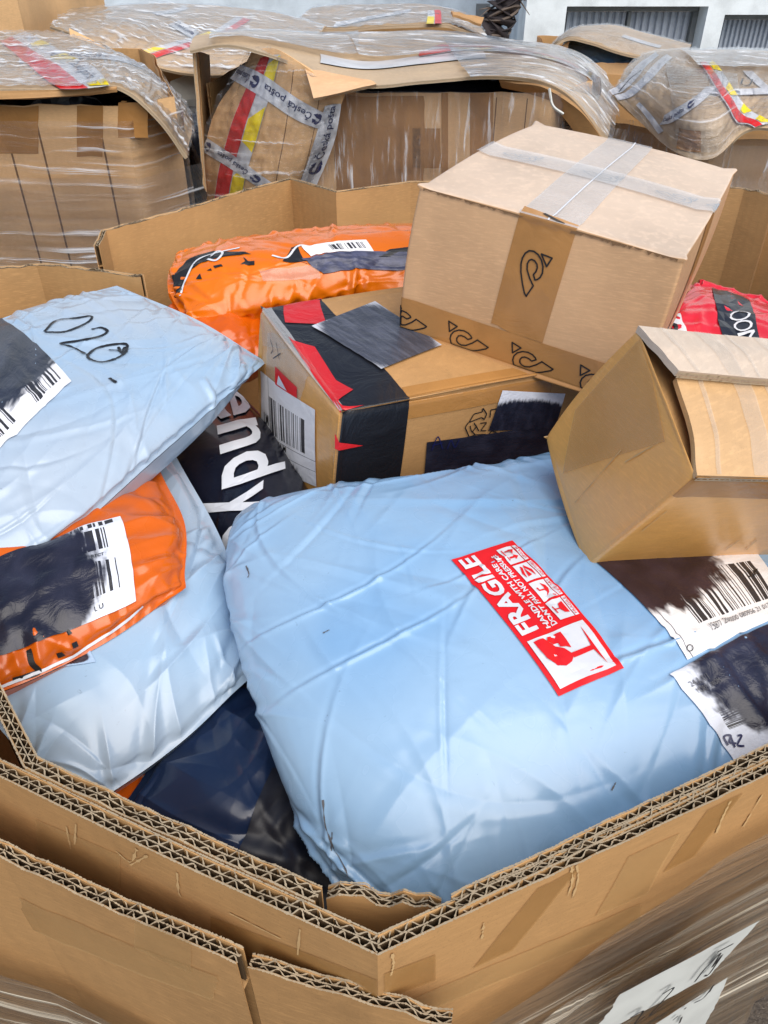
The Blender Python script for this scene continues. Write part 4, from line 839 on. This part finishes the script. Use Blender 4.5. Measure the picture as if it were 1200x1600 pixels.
# vertical tape on front: s runs upward
ptv = Patch(FA, uv=[tuple(FA.find(771, 488)+np.array([0, -.07])), tuple(FA.find(820, 322)), tuple(FA.find(905, 352)), tuple(FA.find(852, 520)+np.array([0, -.07]))])
o = decal('horn_tape', ptv, TAPE_A, bA.parts[0], off=.0006, wob=.01); horn(ptv, (.36, .50), .25, 1, o, .72)
fill('horn_mark', ptv, [[(.93, .35), (.96, .38), (.84, .66), (.80, .64)], [(.96, .36), (.98, .40), (.84, .78), (.81, .76)], [(.80, .62), (.84, .63), (.84, .78), (.81, .78)]], BLACKP, o, .0015, 0)
ptl = Patch(FA, uv=[(1, .01), (0, .01), (0, .285), (1, .285)])
o = decal('horn_tape', ptl, TAPE_A, bA.parts[0], off=.0010)
for c in (.885, .655, .425, .19): horn(ptl, (c, .52), .145, 1, o, .84)
# clear tapes over the top, seam under them
ptm = Patch(TA, uv=[(.47-.06, 0), (.47-.06, 1), (.47+.16, 1), (.47+.16, 0)])
uvt = [tuple(TA.find(*p)) for p in ((822, 326), (945, 222), (1018, 236), (905, 356))]
o = decal('clear_tape', Patch(TA, uv=[(uvt[0][0], 0), (uvt[1][0], 1), (uvt[2][0], 1), (uvt[3][0], 0)]), TAPE_CLEAR, bA.parts[4], off=.0014)
um = (uvt[0][0]+uvt[3][0])/2; decal('top_seam', Patch(TA, uv=[(um-.0025, 0), (um-.0025, 1), (um+.0025, 1), (um+.0025, 0)]), WHITEP, bA.parts[4], off=.0019, k=60, n=3)
uvs = [tuple(TA.find(*p)) for p in ((752, 240), (772, 224), (1116, 316), (1104, 332))]
o2 = decal('clear_tape', Patch(TA, uv=[(0, uvs[0][1]), (1, uvs[3][1]), (1, uvs[2][1]), (0, uvs[1][1])]), TAPE_CLEAR, bA.parts[4], off=.0022)
GREYHORN = plain('grey_horn_print', lin(120, 128, 140), .4)
ph_ = Patch(TA, uv=[(0, uvs[0][1]), (1, uvs[3][1]), (1, uvs[2][1]), (0, uvs[1][1])])
for c in (.22, .52, .78, .95):
    h_ = horn(ph_, (c, .5), .13, 1, o2, .8); h_.data.materials[0] = GREYHORN
ur = [tuple(RAf.find(*p)) for p in ((1108, 330), (1117, 318))]
decal('brown_tape', Patch(RAf, uv=[(ur[0][0]-.0, 0), (ur[0][0]-.0, 1), (ur[1][0]+.06, 1), (ur[1][0]+.06, 0)]), TAPE_A, bA.parts[3], off=.0007)
# torn paper line along the front top edge, thin shadow painted into its tone
m_ = MB(); e = np.stack([bA.pt(x, -.004, 1.0) for x in np.linspace(.02, .42, 40)]+[bA.pt(x, -.004, 1.0) for x in np.linspace(.60, .98, 40)]); 
for A, B in ((0, 40), (40, 80)): q = e[A:B]; zz = RNG.randn(B-A, 1)*.0008; m_.grid(np.stack([q+RA[:, 2]*(-.0012+zz)-RA[:, 1]*.0004, q+RA[:, 2]*(.0004)-RA[:, 1]*.0004])); 
m_.build('torn_edge_shadow', TORN_SHADOW, bA.t, kind='stuff')

# --- parcel B: brown box with black and red tape
RB = rotm([.081, .086, .467]); OB = np.array([-.057, .611, .89])
bB = carton('cardboard_box', 'brown cardboard box under pale box, bound with black and red tape', OB, RB, np.array([.42, .212, .17]), [KRAFT, KRAFT, KRAFT_GLOSS, KRAFT, KRAFT, KRAFT], .007, seed=5, wob=.003, bulge=.004)
FB, LB, TB = bB.S[0], bB.S[2], bB.S[4]
def wrap_band(b, u0, u1, m, name='tape_band', off=.0009, front=True, top=True):
    o = decal(name, Patch(b.S[4], uv=[(u0, 0), (u1, 0), (u1, 1), (u0, 1)]), m, b.parts[4], off=off, wob=.012, n=40)
    if front: decal(name, Patch(b.S[0], uv=[(u0, 0), (u1, 0), (u1, 1), (u0, 1)]), m, b.parts[0], off=off, n=40)
    return o
uB = [float(FB.find(*p)[0]) for p in ((530, 690), (632, 690))]
ob = wrap_band(bB, max(uB[0], .0), uB[1], TAPE_BLACK)
pq = Patch(TB, px=[(532, 652), (630, 610), (600, 470), (455, 478)])
fill('red_print', pq, [[(.02, .72), (.02, .99), (.36, .99), (.40, .70)]], TAPE_RED, ob, .0016, 3)
fill('red_print', pq, [[(-.02, .10), (.0, .62), (.25, .54), (.38, .30), (.52, .20), (.30, .18), (.62, .03), (.30, .06), (.20, .22), (.10, .14)]], TAPE_RED, ob, .0016, 3)
fill('red_print', Patch(FB, px=[(524, 700), (545, 700), (545, 680), (524, 680)]), [[(0, 0), (1.2, .1), (0, 1.2)]], TAPE_RED, ob, .0016, 1)
LBL_S = labelmat('silver_marker_label', inks=((.5, .47, .60, .64),), paper=(.55, .58, .66), inkcol=(.045, .05, .07), amt=.12, inkrough=.28, stroke=(30, 3))
decal('blacked_out_label', Patch(TB, px=[(595, 580), (690, 542), (585, 474), (488, 512)]), LBL_S, bB.t, off=.0026, wob=.02)
LBL_L = labelmat('courier_label', bars=((.22, .38, .86, .80, 46, 0),), paper=(.78, .78, .80), inks=((.1, -.12, .75, .36),), lines=((1, .34, 0, 1), (1, .20, .1, 1), (0, .22, .2, 1)), amt=.2)
lb = Patch(LB, px=[(498, 745), (410, 640), (408, 578), (496, 634)]); lb = Patch(LB, px=[(413, 690), (496, 760), (494, 640), (408, 580)])
o = decal('address_label', lb, LBL_L, bB.parts[2], off=.0012)
text('LM', lb, (.10, .46, .20, .58), BLACKP, o, .02, .0018); text('LM', lb, (.45, .27, .55, .34), BLACKP, o, .02, .0018)
o = decal('red_sticker', Patch(LB, px=[(432, 600), (466, 622), (466, 605), (432, 572)]), REDP, bB.parts[2], off=.0016)
fill('sticker_white', Patch(LB, px=[(432, 600), (466, 622), (466, 605), (432, 572)]), [[(.12, .1), (.6, .1), (.2, .7)]], WHITEP, o, .0022, 0)
for q in ([(415, 600), (470, 640), (470, 560), (420, 520)], [(412, 540), (445, 545), (442, 500), (412, 488)]): decal('clear_tape', Patch(LB, px=q), TAPE_CLEAR_THIN, bB.parts[2], off=.0011, wob=.05)
stroke_px('pen_writing', LB, [[(424, 530), (428, 545), (425, 552)], [(433, 535), (438, 562)], [(428, 560), (440, 552)]], .0012, BLACKP, bB.parts[2])
decal('clear_tape', Patch(TB, uv=[(0, 0.02), (.09, .02), (.10, .98), (0, .98)]), TAPE_CLEAR, bB.parts[4], off=.0012, wob=.06)
decal('brown_tape', Patch(TB, px=[(636, 640), (840, 600), (820, 570), (630, 605)] if False else [(632, 623), (860, 583), (850, 568), (628, 606)]), TAPE_BROWN, bB.parts[4], off=.0007)
decal('brown_tape', Patch(FB, px=[(634, 655), (860, 612), (862, 590), (632, 626)]), TAPE_BROWN, bB.parts[0], off=.0007)
LBL_F = labelmat('inked_label', inks=((.5, .20, .72, .62),), paper=(.74, .78, .90), amt=.12, stroke=(16, 2))
decal('blacked_out_label', Patch(FB, px=[(762, 672), (866, 668), (882, 614), (784, 609)]), LBL_F, bB.parts[0], off=.0016)
LBL_G = labelmat('inked_strip', inks=((.5, .5, .9, .9),), amt=.05)
decal('blacked_out_label', Patch(FB, px=[(660, 760), (860, 715), (870, 660), (666, 690)]), LBL_G, bB.parts[0], off=.0014)
stroke_px('pen_writing', FB, [[(673, 702), (680, 684), (684, 682), (690, 700)], [(674, 694), (690, 690)], [(697, 700), (703, 686), (709, 697), (716, 684)]], .0013, NAVY, bB.parts[0], off=.0024)
_z = lambda L: [(640+x/4.615, 580+y/4.615) for x, y in L]
RC = [_z([(425, 365), (460, 305), (520, 290), (525, 262), (552, 305), (535, 345), (515, 330), (425, 365)]), _z([(420, 365), (397, 402), (425, 470), (470, 455), (440, 425), (432, 390)]), _z([(575, 330), (582, 275), (625, 268)]), _z([(440, 485), (460, 455), (545, 450), (530, 470)]), _z([(545, 475), (590, 425), (640, 448), (610, 470)]),
      _z([(460, 370), (478, 395), (448, 435)]), _z([(478, 395), (495, 428)]), _z([(505, 372), (552, 366), (508, 425), (548, 425)])]
stroke_px('recycling_mark', FB, RC, .0013, BLACKP, bB.parts[0], off=.0012, straight=True)

# --- parcel C: tipped brown box, flaps sprung open
RC_ = rotm([.421, .259, .214]); OC = np.array([.194, .395, 1.13])+RC_@np.array([0, 0, -.137])
bC = carton('cardboard_box', 'glossy brown box tipped on its edge at right, flaps sprung open', OC, RC_, np.array([.30, .121, .137]), [KRAFT_GLOSS, KRAFT_FAR, KRAFT_GLOSS, KRAFT_FAR, KRAFT_IN, KRAFT], .004, seed=8, skip=(4,), wob=.002, bulge=.002)
def cp(x, y, lift): return bC.O+RC_@(np.array([x*.30, y*.121, .137+lift]))
KR_STREAK = cardboard('kraft_streaked', lin(200, 162, 116), .2, .3, rough=.4, gloss=.4)
KR_PALE = cardboard('kraft_pale_flap', lin(204, 186, 168), .2, .3, rough=.45, gloss=.2)
fl1, SF1 = sheet('flap', [[cp(.0+.33*i*1.0+(.02 if i == 0 else 0), .60, .013) for i in range(4)], [cp(.33*i, .8, .010) for i in range(4)], [cp(.33*i, 1.0, .001) for i in range(4)]], bC.t, KR_PALE, 14, 50, .005, .0009, 51)
fl2, SF2 = sheet('flap', [[cp(.33*i, .0, .001) for i in range(4)], [cp(.025+.33*i, .3, .005) for i in range(4)], [cp(.035+.33*i, .61, .005) for i in range(4)]], bC.t, KR_STREAK, 20, 50, .004, .0009, 52)
sheet('inner_flap', [[cp(.005, .1, -.006), cp(.1, .1, -.012), cp(.2, .1, -.02)], [cp(.005, .5, -.006), cp(.1, .5, -.012), cp(.2, .5, -.02)], [cp(.005, .95, -.006), cp(.1, .95, -.012), cp(.2, .95, -.02)]], bC.t, KRAFT_IN, 10, 10, .003, .001, 53, edge=False)
for S_, f_ in ((SF1, fl1), (SF2, fl2)):
    for a_, w_ in ((.05, .012), (.15, .05), (.24, .01), (.33, .03), (.55, .06)): decal('clear_tape', Patch(S_, uv=[(a_, .01), (a_+w_, .01), (a_+w_+.008, .99), (a_+.006, .99)]), TAPE_FAINT, f_, off=.0008, wob=.003)
LC, DC = bC.S[2], bC.S[0]
decal('brown_tape', Patch(LC, px=[(870, 700), (990, 570), (990, 520), (858, 680)] if False else [(880, 740), (1040, 690), (1000, 530), (900, 640)]), TAPE_PALE, bC.parts[2], off=.0006)
decal('brown_tape', Patch(DC, uv=[(0, .78), (1, .78), (1, 1), (0, 1)]), TAPE_BROWN, bC.parts[0], off=.0006)
stroke_px('scuff_mark', LC, [[(900, 785), (972, 703)], [(978, 722), (1030, 692)]], .0007, SCUFF, bC.parts[2], off=.0009, jit=.4)['kind'] = 'stuff'
stroke_px('scuff_mark', DC, [[(1130, 860), (1155, 842)], [(1165, 858), (1182, 842)], [(1000, 830), (1042, 796)]], .0007, SCUFF, bC.parts[0], off=.0009, jit=.4)['kind'] = 'stuff'

# --- big pale blue bag with FRAGILE label
big, SB = bag('parcel_bag', 'largest pale blue bag in front with red FRAGILE sticker', 'parcel', BLUEBAG,
    Z([(540, 1440, .905), (740, 1470, .91), (980, 1395, .91), (1240, 1260, .915)],
      [(424, 1190, .935), (690, 1185, .96), (970, 1125, .965), (1290, 1050, .95)],
      [(352, 965, .95), (620, 950, .975), (900, 895, .967), (1280, 850, .935)],
      [(368, 815, .955), (560, 780, .97), (760, 752, .98), (1010, 668, .965)]),
    86, 92, .05, .08, 7, 1.03, seed=4, pin=.06, mu=.008, mv=.008, lump=.07, steps=120, fold=(80, .0016, 60, ((.10, .53, .42, .68, .003, 1.6), (.15, .44, .42, .56, .003, 1.5), (.42, .60, .60, .66, .003, 1.), (.74, .42, .86, .12, .006, 2.6), (.78, .44, .93, .16, .005, 2.2), (.70, .36, .80, .40, .005, 2.2), (.80, .30, .84, .08, .006, 2.6), (.62, .40, .76, .43, .004, 1.8), (.84, .36, .92, .26, .005, 2.), (.02, .25, .10, .05, .005, 2.4), (.06, .20, .22, .04, .006, 2.), (.10, .10, .30, .03, .005, 2.), (.30, .88, .60, .93, .006, 1.6), (.12, .82, .30, .94, .005, 1.8), (.04, .70, .16, .80, .005, 1.4)), .62), fine=2)
pf = Patch(SB, px=[(705, 876), (872, 1089), (974, 1045), (800, 846)])     # s along FRAGILE, t across towards the icons
fr = decal('fragile_label', pf, REDP, big, off=.0011, n=30, k=40)
pf_t = Patch(SB, px=[(974, 1045), (800, 846), (705, 876), (872, 1089)])
def T(s, r, bold, m=WHITEP): text(s, pf_t, (r[0], 1-r[3], r[2], 1-r[1]), m, fr, bold, .0019 if m is WHITEP else .0023)
_fill = fill
def fillF(name, pt, polys, *a): return _fill(name, pt, [[(x, 1-y) for x, y in p] for p in polys], *a)
T('FRAGILE', (.37, .06, .975, .34), .035); T('HANDLE WITH CARE', (.36, .42, .865, .50), .03); T('DON’T FALL NOT PRESSURE', (.36, .53, .93, .61), .03)
fillF('glass_symbol', pf_t, [[(.03, .07), (.33, .07), (.33, .93), (.03, .93)]], WHITEP, fr, .0018, 5)
sq = lambda x0, y0, x1, y1: [(x0, y0), (x1, y0), (x1, y1), (x0, y1)]
fillF('glass_symbol', pf_t, [[(.31, .14), (.20, .16), (.145, .24), (.125, .34), (.135, .44), (.165, .52), (.195, .44), (.215, .46), (.225, .36), (.245, .38), (.25, .30), (.275, .33), (.28, .26), (.31, .28)],
     [(.31, .34), (.29, .31), (.285, .37), (.262, .36), (.255, .44), (.232, .43), (.222, .50), (.205, .55), (.26, .56), (.31, .56)],
     [(.150, .50), (.178, .50), (.178, .80), (.150, .80)], [(.05, .84), (.30, .84), (.178, .80), (.150, .80)]], REDP, fr, .0024, 2)
for i in range(4):
    x0 = .375+.15*i; fillF('handling_icon', pf_t, [sq(x0, .67, x0+.135, .89)], WHITEP, fr, .0018, 3); fillF('handling_icon', pf_t, [sq(x0, .905, x0+.135, .96)], WHITEP, fr, .0018, 2)
def ic(i, pls): fillF('handling_icon', pf_t, [[(.375+.15*i+.135*x, .67+.22*y) for x, y in p] for p in pls], REDP, fr, .0024, 0)
ic(3, [[(.2, .15), (.85, .15), (.85, .22), (.2, .22)], [(.28, .27), (.40, .27), (.40, .6), (.50, .6), (.34, .88), (.18, .6), (.28, .6)], [(.62, .27), (.74, .27), (.74, .6), (.84, .6), (.68, .88), (.52, .6), (.62, .6)]])
ic(2, [[(.15, .2), (.45, .12), (.85, .35), (.75, .45), (.45, .3)], [(.15, .8), (.5, .88), (.88, .6), (.72, .52), (.5, .7)], [(.2, .35), (.7, .5), (.25, .62)]])
ic(1, [[(.15, .55), (.3, .8), (.5, .88), (.7, .8), (.85, .55), (.6, .62), (.5, .55), (.38, .62)], [(.47, .2), (.53, .2), (.53, .55), (.47, .55)], [(.47, .2), (.65, .15), (.65, .25), (.53, .25)]])
ic(0, [[(.2, .88), (.8, .88), (.75, .6), (.55, .48), (.45, .48), (.25, .6)], [(.47, .2), (.53, .2), (.53, .5), (.47, .5)], [(.3, .13), (.7, .13), (.7, .2), (.3, .2)]])
for w, i in (('UPWARD', 3), ('DON’T TUMBLE', 2), ('KEEP DRY', 1), ('FRAGILE', 0)): T(w, (.385+.15*i, .915, .375+.15*i+.125, .95), 0, REDP)
# address labels on the big bag
LBL_1 = labelmat('big_barcode_label', bars=((.26, .22, .93, .74, 58, 0),), inks=((.14, 1.0, .62, .62),), inkcol=(.022, .012, .018), paper=(.79, .79, .81), lines=((0, .05, 0, 1), (1, .92, .9, 1)), amt=.22, stroke=(7, 3))
p1 = Patch(SB, px=[(1075, 1034), (1240, 958), (1185, 850), (925, 868)])
p1 = Patch(SB, px=[(1073, 1032), (1235, 955), (1170, 850), (932, 880)])
o = decal('address_label', p1, LBL_1, big, off=.0011, n=30, k=40)
text('15877 200000 080956 21 01704', p1, (.30, .12, .88, .17), GREYP, o, 0, .0018); stroke_px('pen_writing', SB, [[(1172, 898), (1167, 895), (1172, 902), (1168, 904)], [(1176, 894), (1178, 902)], [(1182, 892), (1177, 898), (1184, 899)]], .0011, BLACKP, o, off=.002)
a = np.linspace(0, 6.28, 14); stroke_px('pen_writing', SB, [[(1077+5*math.cos(x), 1015+5*math.sin(x)) for x in a]], .0006, BLACKP, o, off=.002)
LBL_2 = labelmat('inked_label_right', bars=((.10, .42, .52, .60, 34, 1),), inks=((.72, .72, .62, .50), (.95, .35, .36, .40)), inkcol=(.014, .016, .035), paper=(.74, .78, .88), amt=.26, stroke=(6, 3))
p2 = Patch(SB, px=[(1160, 1212), (1290, 1150), (1230, 962), (1046, 1055)])
o = decal('address_label', p2, LBL_2, big, off=.0011, n=30, k=30)
stroke_px('pen_writing', SB, [[(1128, 1150), (1136, 1165), (1130, 1152), (1140, 1150), (1138, 1160), (1148, 1162)], [(1140, 1152), (1146, 1168)], [(1150, 1150), (1156, 1150), (1150, 1164), (1160, 1166)]], .0012, NAVY, o, off=.002)
for w, q in (('24.1.1/1', (.06, .84, .20, .89)), ('MORE 1, 2ROM', (.07, .77, .26, .82)), ('24 16 20', (.62, .06, .82, .12))): text(w, p2, q, GREYP, o, 0, .002)
# fold lines and creases seen across the big bag
CREASE = plain('bag_crease_line', lin(128, 158, 194), .5)  # flat darker blue for fold lines, not drawn on any object
stroke_px('scratch', SB, [[(505, 990), (515, 985)], [(385, 885), (390, 897), (388, 903)], [(955, 1235), (962, 1222)], [(505, 1250), (512, 1300), (545, 1370)], [(520, 1300), (518, 1330)]], .0008, GREYP, big, off=.0008, jit=.5)['kind'] = 'stuff'

# --- bag marked 020
b20, S20 = bag('parcel_bag', 'pale blue bag at left with 020 handwritten in black marker', 'parcel', BLUEBAG2,
    Z([(-110, 955, 1.0), (75, 862, 1.015), (245, 716, 1.02), (414, 566, 1.02)], [(-190, 795, 1.03), (0, 694, 1.04), (163, 592, 1.04), (308, 500, 1.035)], [(-260, 625, 1.03), (-110, 545, 1.04), (42, 484, 1.04), (182, 447, 1.04)]),
    76, 84, .024, .05, 3, 1.05, seed=11, pin=.12, mu=.02, mv=.02, lump=.35, fold=(80, .0024, 40, (), .75), fine=2)
for _q in ([[(70, 519), (88, 502), (120, 498), (142, 495), (140, 503), (118, 514), (98, 520), (70, 520)]], [[(143, 516), (158, 513), (168, 519), (155, 527), (120, 534), (95, 538), (112, 543), (133, 554)]],
    [[(137, 556), (150, 546), (172, 540), (198, 539), (196, 552), (180, 562), (158, 567), (140, 562), (136, 555)], [(170, 548), (185, 549), (192, 553)], [(185, 543), (190, 552), (196, 544), (198, 552)]], [[(171, 592), (182, 599)]]): stroke_px('marker_writing', S20, _q, .0030, BLACKP, b20, off=.0012, jit=.18)
LBL_3 = labelmat('inked_label_left', bars=((.60, .58, .93, .93, 26, 1), (.45, .02, .9, .32, 20, 1)), inks=((.38, .78, .46, .60),), inkcol=(.02, .024, .038), paper=(.78, .79, .84), amt=.24)
decal('address_label', Patch(S20, px=[(-100, 640), (-5, 705), (112, 597), (-10, 500)]), LBL_3, b20, off=.0011, n=30, k=30)

# --- small orange bag on the left
o1, SO1 = bag('parcel_bag', 'small orange bag at left below the 020 bag, label half inked black', 'parcel', ORANGE_D,
    Z([(-80, 1115, .985), (60, 1062, .985), (180, 1000, .985), (290, 918, .985)], [(-110, 985, .99), (20, 935, .995), (160, 870, .995), (292, 815, .99)], [(-140, 880, .985), (0, 830, .99), (130, 775, .99), (246, 732, .985)]), 60, 66, .026, .05, 3, 1.05, seed=21, pin=.09, lump=.25, fold=(40, .0026, 30))
LBL_4 = labelmat('inked_label_orange', bars=((.74, .66, .92, .90, 14, 0), (.72, .18, .92, .50, 18, 0), (.70, .93, .95, .99, 24, 0)), inks=((.30, .5, .56, .66),), paper=(.72, .76, .86), amt=.2)
p4 = Patch(SO1, px=[(-60, 1050), (212, 940), (188, 808), (-80, 905)]); o = decal('address_label', p4, LBL_4, o1, off=.0011, n=24, k=30)
text('RECT', p4, (.79, .55, .86, .60), BLACKP, o, .01, .0018); text('L U', p4, (.76, .06, .81, .10), BLACKP, o, .01, .0018)
stroke_px('white_piping', SO1, [[(222, 946), (190, 975), (140, 1008), (95, 1035), (40, 1058), (-20, 1080)]], .0022, WHITEP, o1, off=.0012)
stroke_px('black_print', SO1, [[(46, 1015), (50, 1035), (60, 1050), (20, 1062)], [(90, 1024), (100, 1020)], [(112, 1010), (120, 1006)], [(105, 990), (110, 986)]], .004, BLACKP, o1, off=.001)
tb = bag('parcel_bag', 'thin black bag corner poking out below the 020 bag', 'parcel', BLACKBAG, Z([(-40, 910, 1.0), (20, 890, 1.003), (85, 862, 1.005)], [(-40, 880, 1.003), (20, 862, 1.006), (80, 842, 1.008)], [(-60, 850, 1.0), (0, 830, 1.0), (70, 815, 1.0)]), 24, 30, .004, .006, slack=1.04, seed=22, steps=50)

# --- creased pale blue bag in clear wrap below it
w1, SW1 = bag('parcel_bag', 'creased pale blue bag in clear wrap between orange bag and bin rim', 'parcel', BLUEBAG3,
    Z([(95, 1290, .925), (200, 1230, .93), (305, 1150, .935), (394, 1058, .94)], [(0, 1150, .955), (110, 1050, .965), (250, 950, .965), (358, 860, .955)], [(-150, 1010, .95), (0, 900, .96), (150, 790, .965), (262, 690, .955)]), 74, 70, .02, .06, 3, 1.0, seed=25, pin=.09, lump=.12, fold=(30, .0034, 30), fine=2)
decal('ink_stain', Patch(SW1, px=[(85, 1045), (150, 1035), (140, 1015), (90, 1020)]), labelmat('purple_ink', inks=((.5, .5, .42, .42),), inkcol=(.02, .012, .02), paper=lin(160, 186, 216), amt=.1), w1, off=.0012)
# --- dark navy bag
n1, SN1 = bag('parcel_bag', 'dark navy blue bag sunk low in front, half printed black', 'parcel', NAVYBAG,
    Z([(160, 1300, .90), (340, 1390, .90), (470, 1460, .895), (620, 1500, .89)], [(242, 1180, .92), (380, 1240, .925), (500, 1290, .91), (650, 1320, .90)], [(348, 1030, .92), (440, 1080, .92), (540, 1120, .91), (660, 1160, .90)]), 66, 60, .012, .06, 3, 1.05, seed=27, pin=.08, lump=.5, fold=(34, .0030, 24), fine=2)
decal('black_print', Patch(SN1, px=[(370, 1350), (600, 1490), (540, 1210), (425, 1200)]), INKB, n1, off=.0010, n=40, k=40)
o3, _s = bag('parcel_bag', 'sliver of orange bag between creased blue bag and navy bag', 'parcel', ORANGE2, Z([(110, 1275, .893), (175, 1300, .89), (240, 1320, .885)], [(170, 1200, .90), (225, 1212, .897), (280, 1230, .89)], [(250, 1120, .90), (300, 1120, .897), (340, 1130, .89)]), 36, 36, .012, .05, 3, 1.06, seed=29, steps=60)

# --- black bag with white lettering
k1, SK1 = bag('parcel_bag', 'black bag with large white lettering wedged beside taped brown box', 'parcel', BLACKBAG,
    Z([(222, 745, .925), (315, 830, .925), (365, 900, .925), (400, 960, .92)], [(266, 662, .945), (365, 745, .95), (415, 820, .945), (450, 880, .94)], [(328, 568, .935), (415, 655, .94), (468, 730, .935), (505, 800, .93)]), 56, 60, .014, .05, 3, 1.04, seed=35, pin=.09, fold=(14, .0012, 10))
pk = Patch(SK1, px=[(345, 610), (352, 830), (445, 790), (395, 575)]); pk = Patch(SK1, px=[(318, 585), (340, 850), (455, 800), (395, 560)])
for ch, r in (('e', (.15, .12, .33, .62)), ('n', (.36, .12, .52, .62)), ('d', (.55, .12, .72, .93)), ('y', (.745, -.16, .92, .62)), ('o', (.95, .12, 1.12, .62))): text(ch, pk, r, WHITEP, k1, .02, .0022)

# --- orange bag at the back
o2_, SO2 = bag('parcel_bag', 'large orange bag at back against cardboard wall, black print and inked label', 'parcel', ORANGE,
    Z([(300, 520, .985), (420, 500, .99), (560, 480, .99), (740, 470, .99)], [(262, 446, 1.015), (420, 424, 1.03), (560, 408, 1.03), (740, 402, 1.03)], [(278, 396, 1.015), (420, 380, 1.015), (560, 368, 1.015), (740, 356, 1.015)]), 66, 80, .03, .06, 4, 1.12, seed=37, pin=.08, lump=.4, fold=(70, .0028, 40))
LBL_5 = labelmat('folded_label', bars=((.40, .25, .92, .8, 30, 0),), paper=(.82, .82, .85))
pb = Patch(SO2, px=[(275, 452), (330, 500), (470, 410), (310, 392)])
fill('black_print', Patch(SO2, px=[(285, 470), (430, 420), (420, 392), (290, 400)]), [[(-.05, .05), (.0, .5), (.12, .85), (.30, .98), (.62, .92), (.80, .82), (.5, .70), (.3, .62), (.16, .4), (.1, .05)]], BLACKP, o2_, .0010, 4)
stroke_px('white_outline', SO2, [[(282, 462), (292, 435), (308, 408), (340, 396), (375, 388)], [(425, 400), (447, 404), (462, 388), (470, 384)]], .0030, WHITEP, o2_, off=.0014)
stroke_px('white_outline', SO2, [[(330, 402), (340, 394), (348, 397), (338, 408), (325, 406)]], .0035, WHITEP, o2_, off=.0016)
fill('black_print', Patch(SO2, px=[(440, 412), (480, 412), (470, 384), (450, 386)]), [[(0, .1), (1, 0), (.75, 1), (.3, .9)]], BLACKP, o2_, .0010, 2)
fill('black_print', Patch(SO2, px=[(300, 440), (410, 428), (400, 402), (310, 410)]), [[(.72, .55), (.8, .7), (.78, .95), (.84, .75), (.95, .72), (.93, .5)], [(.30, .55), (.42, .62), (.45, .5), (.33, .45)], [(.05, .1), (.10, .35), (.14, .05)], [(.2, .42), (.27, .48), (.28, .38)]], BLACKP, o2_, .0010, 1)
decal('address_label', Patch(SO2, px=[(486, 402), (584, 394), (572, 376), (470, 384)]), LBL_5, o2_, off=.0016)
LBL_6 = labelmat('silvered_label', inks=((.5, .5, .8, .75),), inkcol=(.05, .055, .10), paper=(.6, .64, .74), amt=.18, inkrough=.3, stroke=(24, 3))
decal('blacked_out_label', Patch(SO2, px=[(505, 428), (690, 424), (690, 398), (470, 405)]), LBL_6, o2_, off=.0014, n=30, k=40)
decal('clear_tape', Patch(SO2, px=[(412, 440), (500, 436), (498, 414), (405, 424)]), TAPE_CLEAR_THIN, o2_, off=.0012)
fill('black_print', Patch(SO2, px=[(585, 402), (720, 396), (720, 384), (600, 388)]), [[(0, 0), (1, 0), (1, 1), (.1, .8)]], BLACKP, o2_, .0010, 3)
o4, _s = bag('parcel_bag', 'crumpled orange bag folded below the large orange bag', 'parcel', ORANGE2, Z([(285, 560, .96), (360, 580, .955), (450, 560, .955)], [(262, 505, .985), (345, 520, .985), (430, 500, .98)], [(270, 478, .985), (340, 478, .985), (430, 468, .98)]), 44, 50, .014, .05, 3, 1.12, seed=39, pin=.06, lump=.5, steps=70)
# --- red and black bag at right back
r1, SR1 = bag('parcel_bag', 'red and black printed bag at right behind pale box', 'parcel', REDBAG,
    Z([(1010, 580, .985), (1110, 590, .98), (1200, 600, .98), (1300, 610, .98)], [(1035, 505, 1.01), (1110, 505, 1.0), (1190, 520, .99), (1300, 540, .98)], [(1080, 445, 1.0), (1130, 458, .99), (1190, 480, .98), (1300, 520, .97)]), 46, 56, .018, .08, 3, 1.06, seed=45, pin=.08, lump=.4)
fill('white_print', Patch(SR1, px=[(1010, 560), (1090, 560), (1080, 440), (1060, 455)]), [[(0, 0), (.98, 0), (.98, .25), (.95, .5), (.80, .78), (.1, .7)]], WHITEP, r1, .001, 3)
pr = Patch(SR1, px=[(1040, 535), (1072, 535), (1072, 472), (1050, 470)])
for ch, q in (('O', (.05, .45, .65, .85)), ('R', (.1, .02, .8, .38))): text(ch, pr, q, BLACKP, r1, .03, .0018)
fill('black_print', Patch(SR1, px=[(1135, 560), (1190, 560), (1172, 470), (1112, 450)]), [[(0, 0), (1, 0), (1.05, .6), (.98, 1), (0, 1), (.1, .5)]], BLACKBAG, r1, .001, 4)
pr = Patch(SR1, px=[(1130, 452), (1160, 560), (1188, 545), (1172, 468)])
for ch, q in (('W', (-.1, .05, .12, .9)), ('I', (.14, .1, .2, .9)), ('N', (.22, .1, .40, .9)), ('O', (.42, .1, .58, .9)), ('O', (.58, .1, .74, .9)), ('M', (.75, .1, .98, .9))): 
    if ch in 'OM': text(ch, pr, q, WHITEP, r1, .0, .0018)
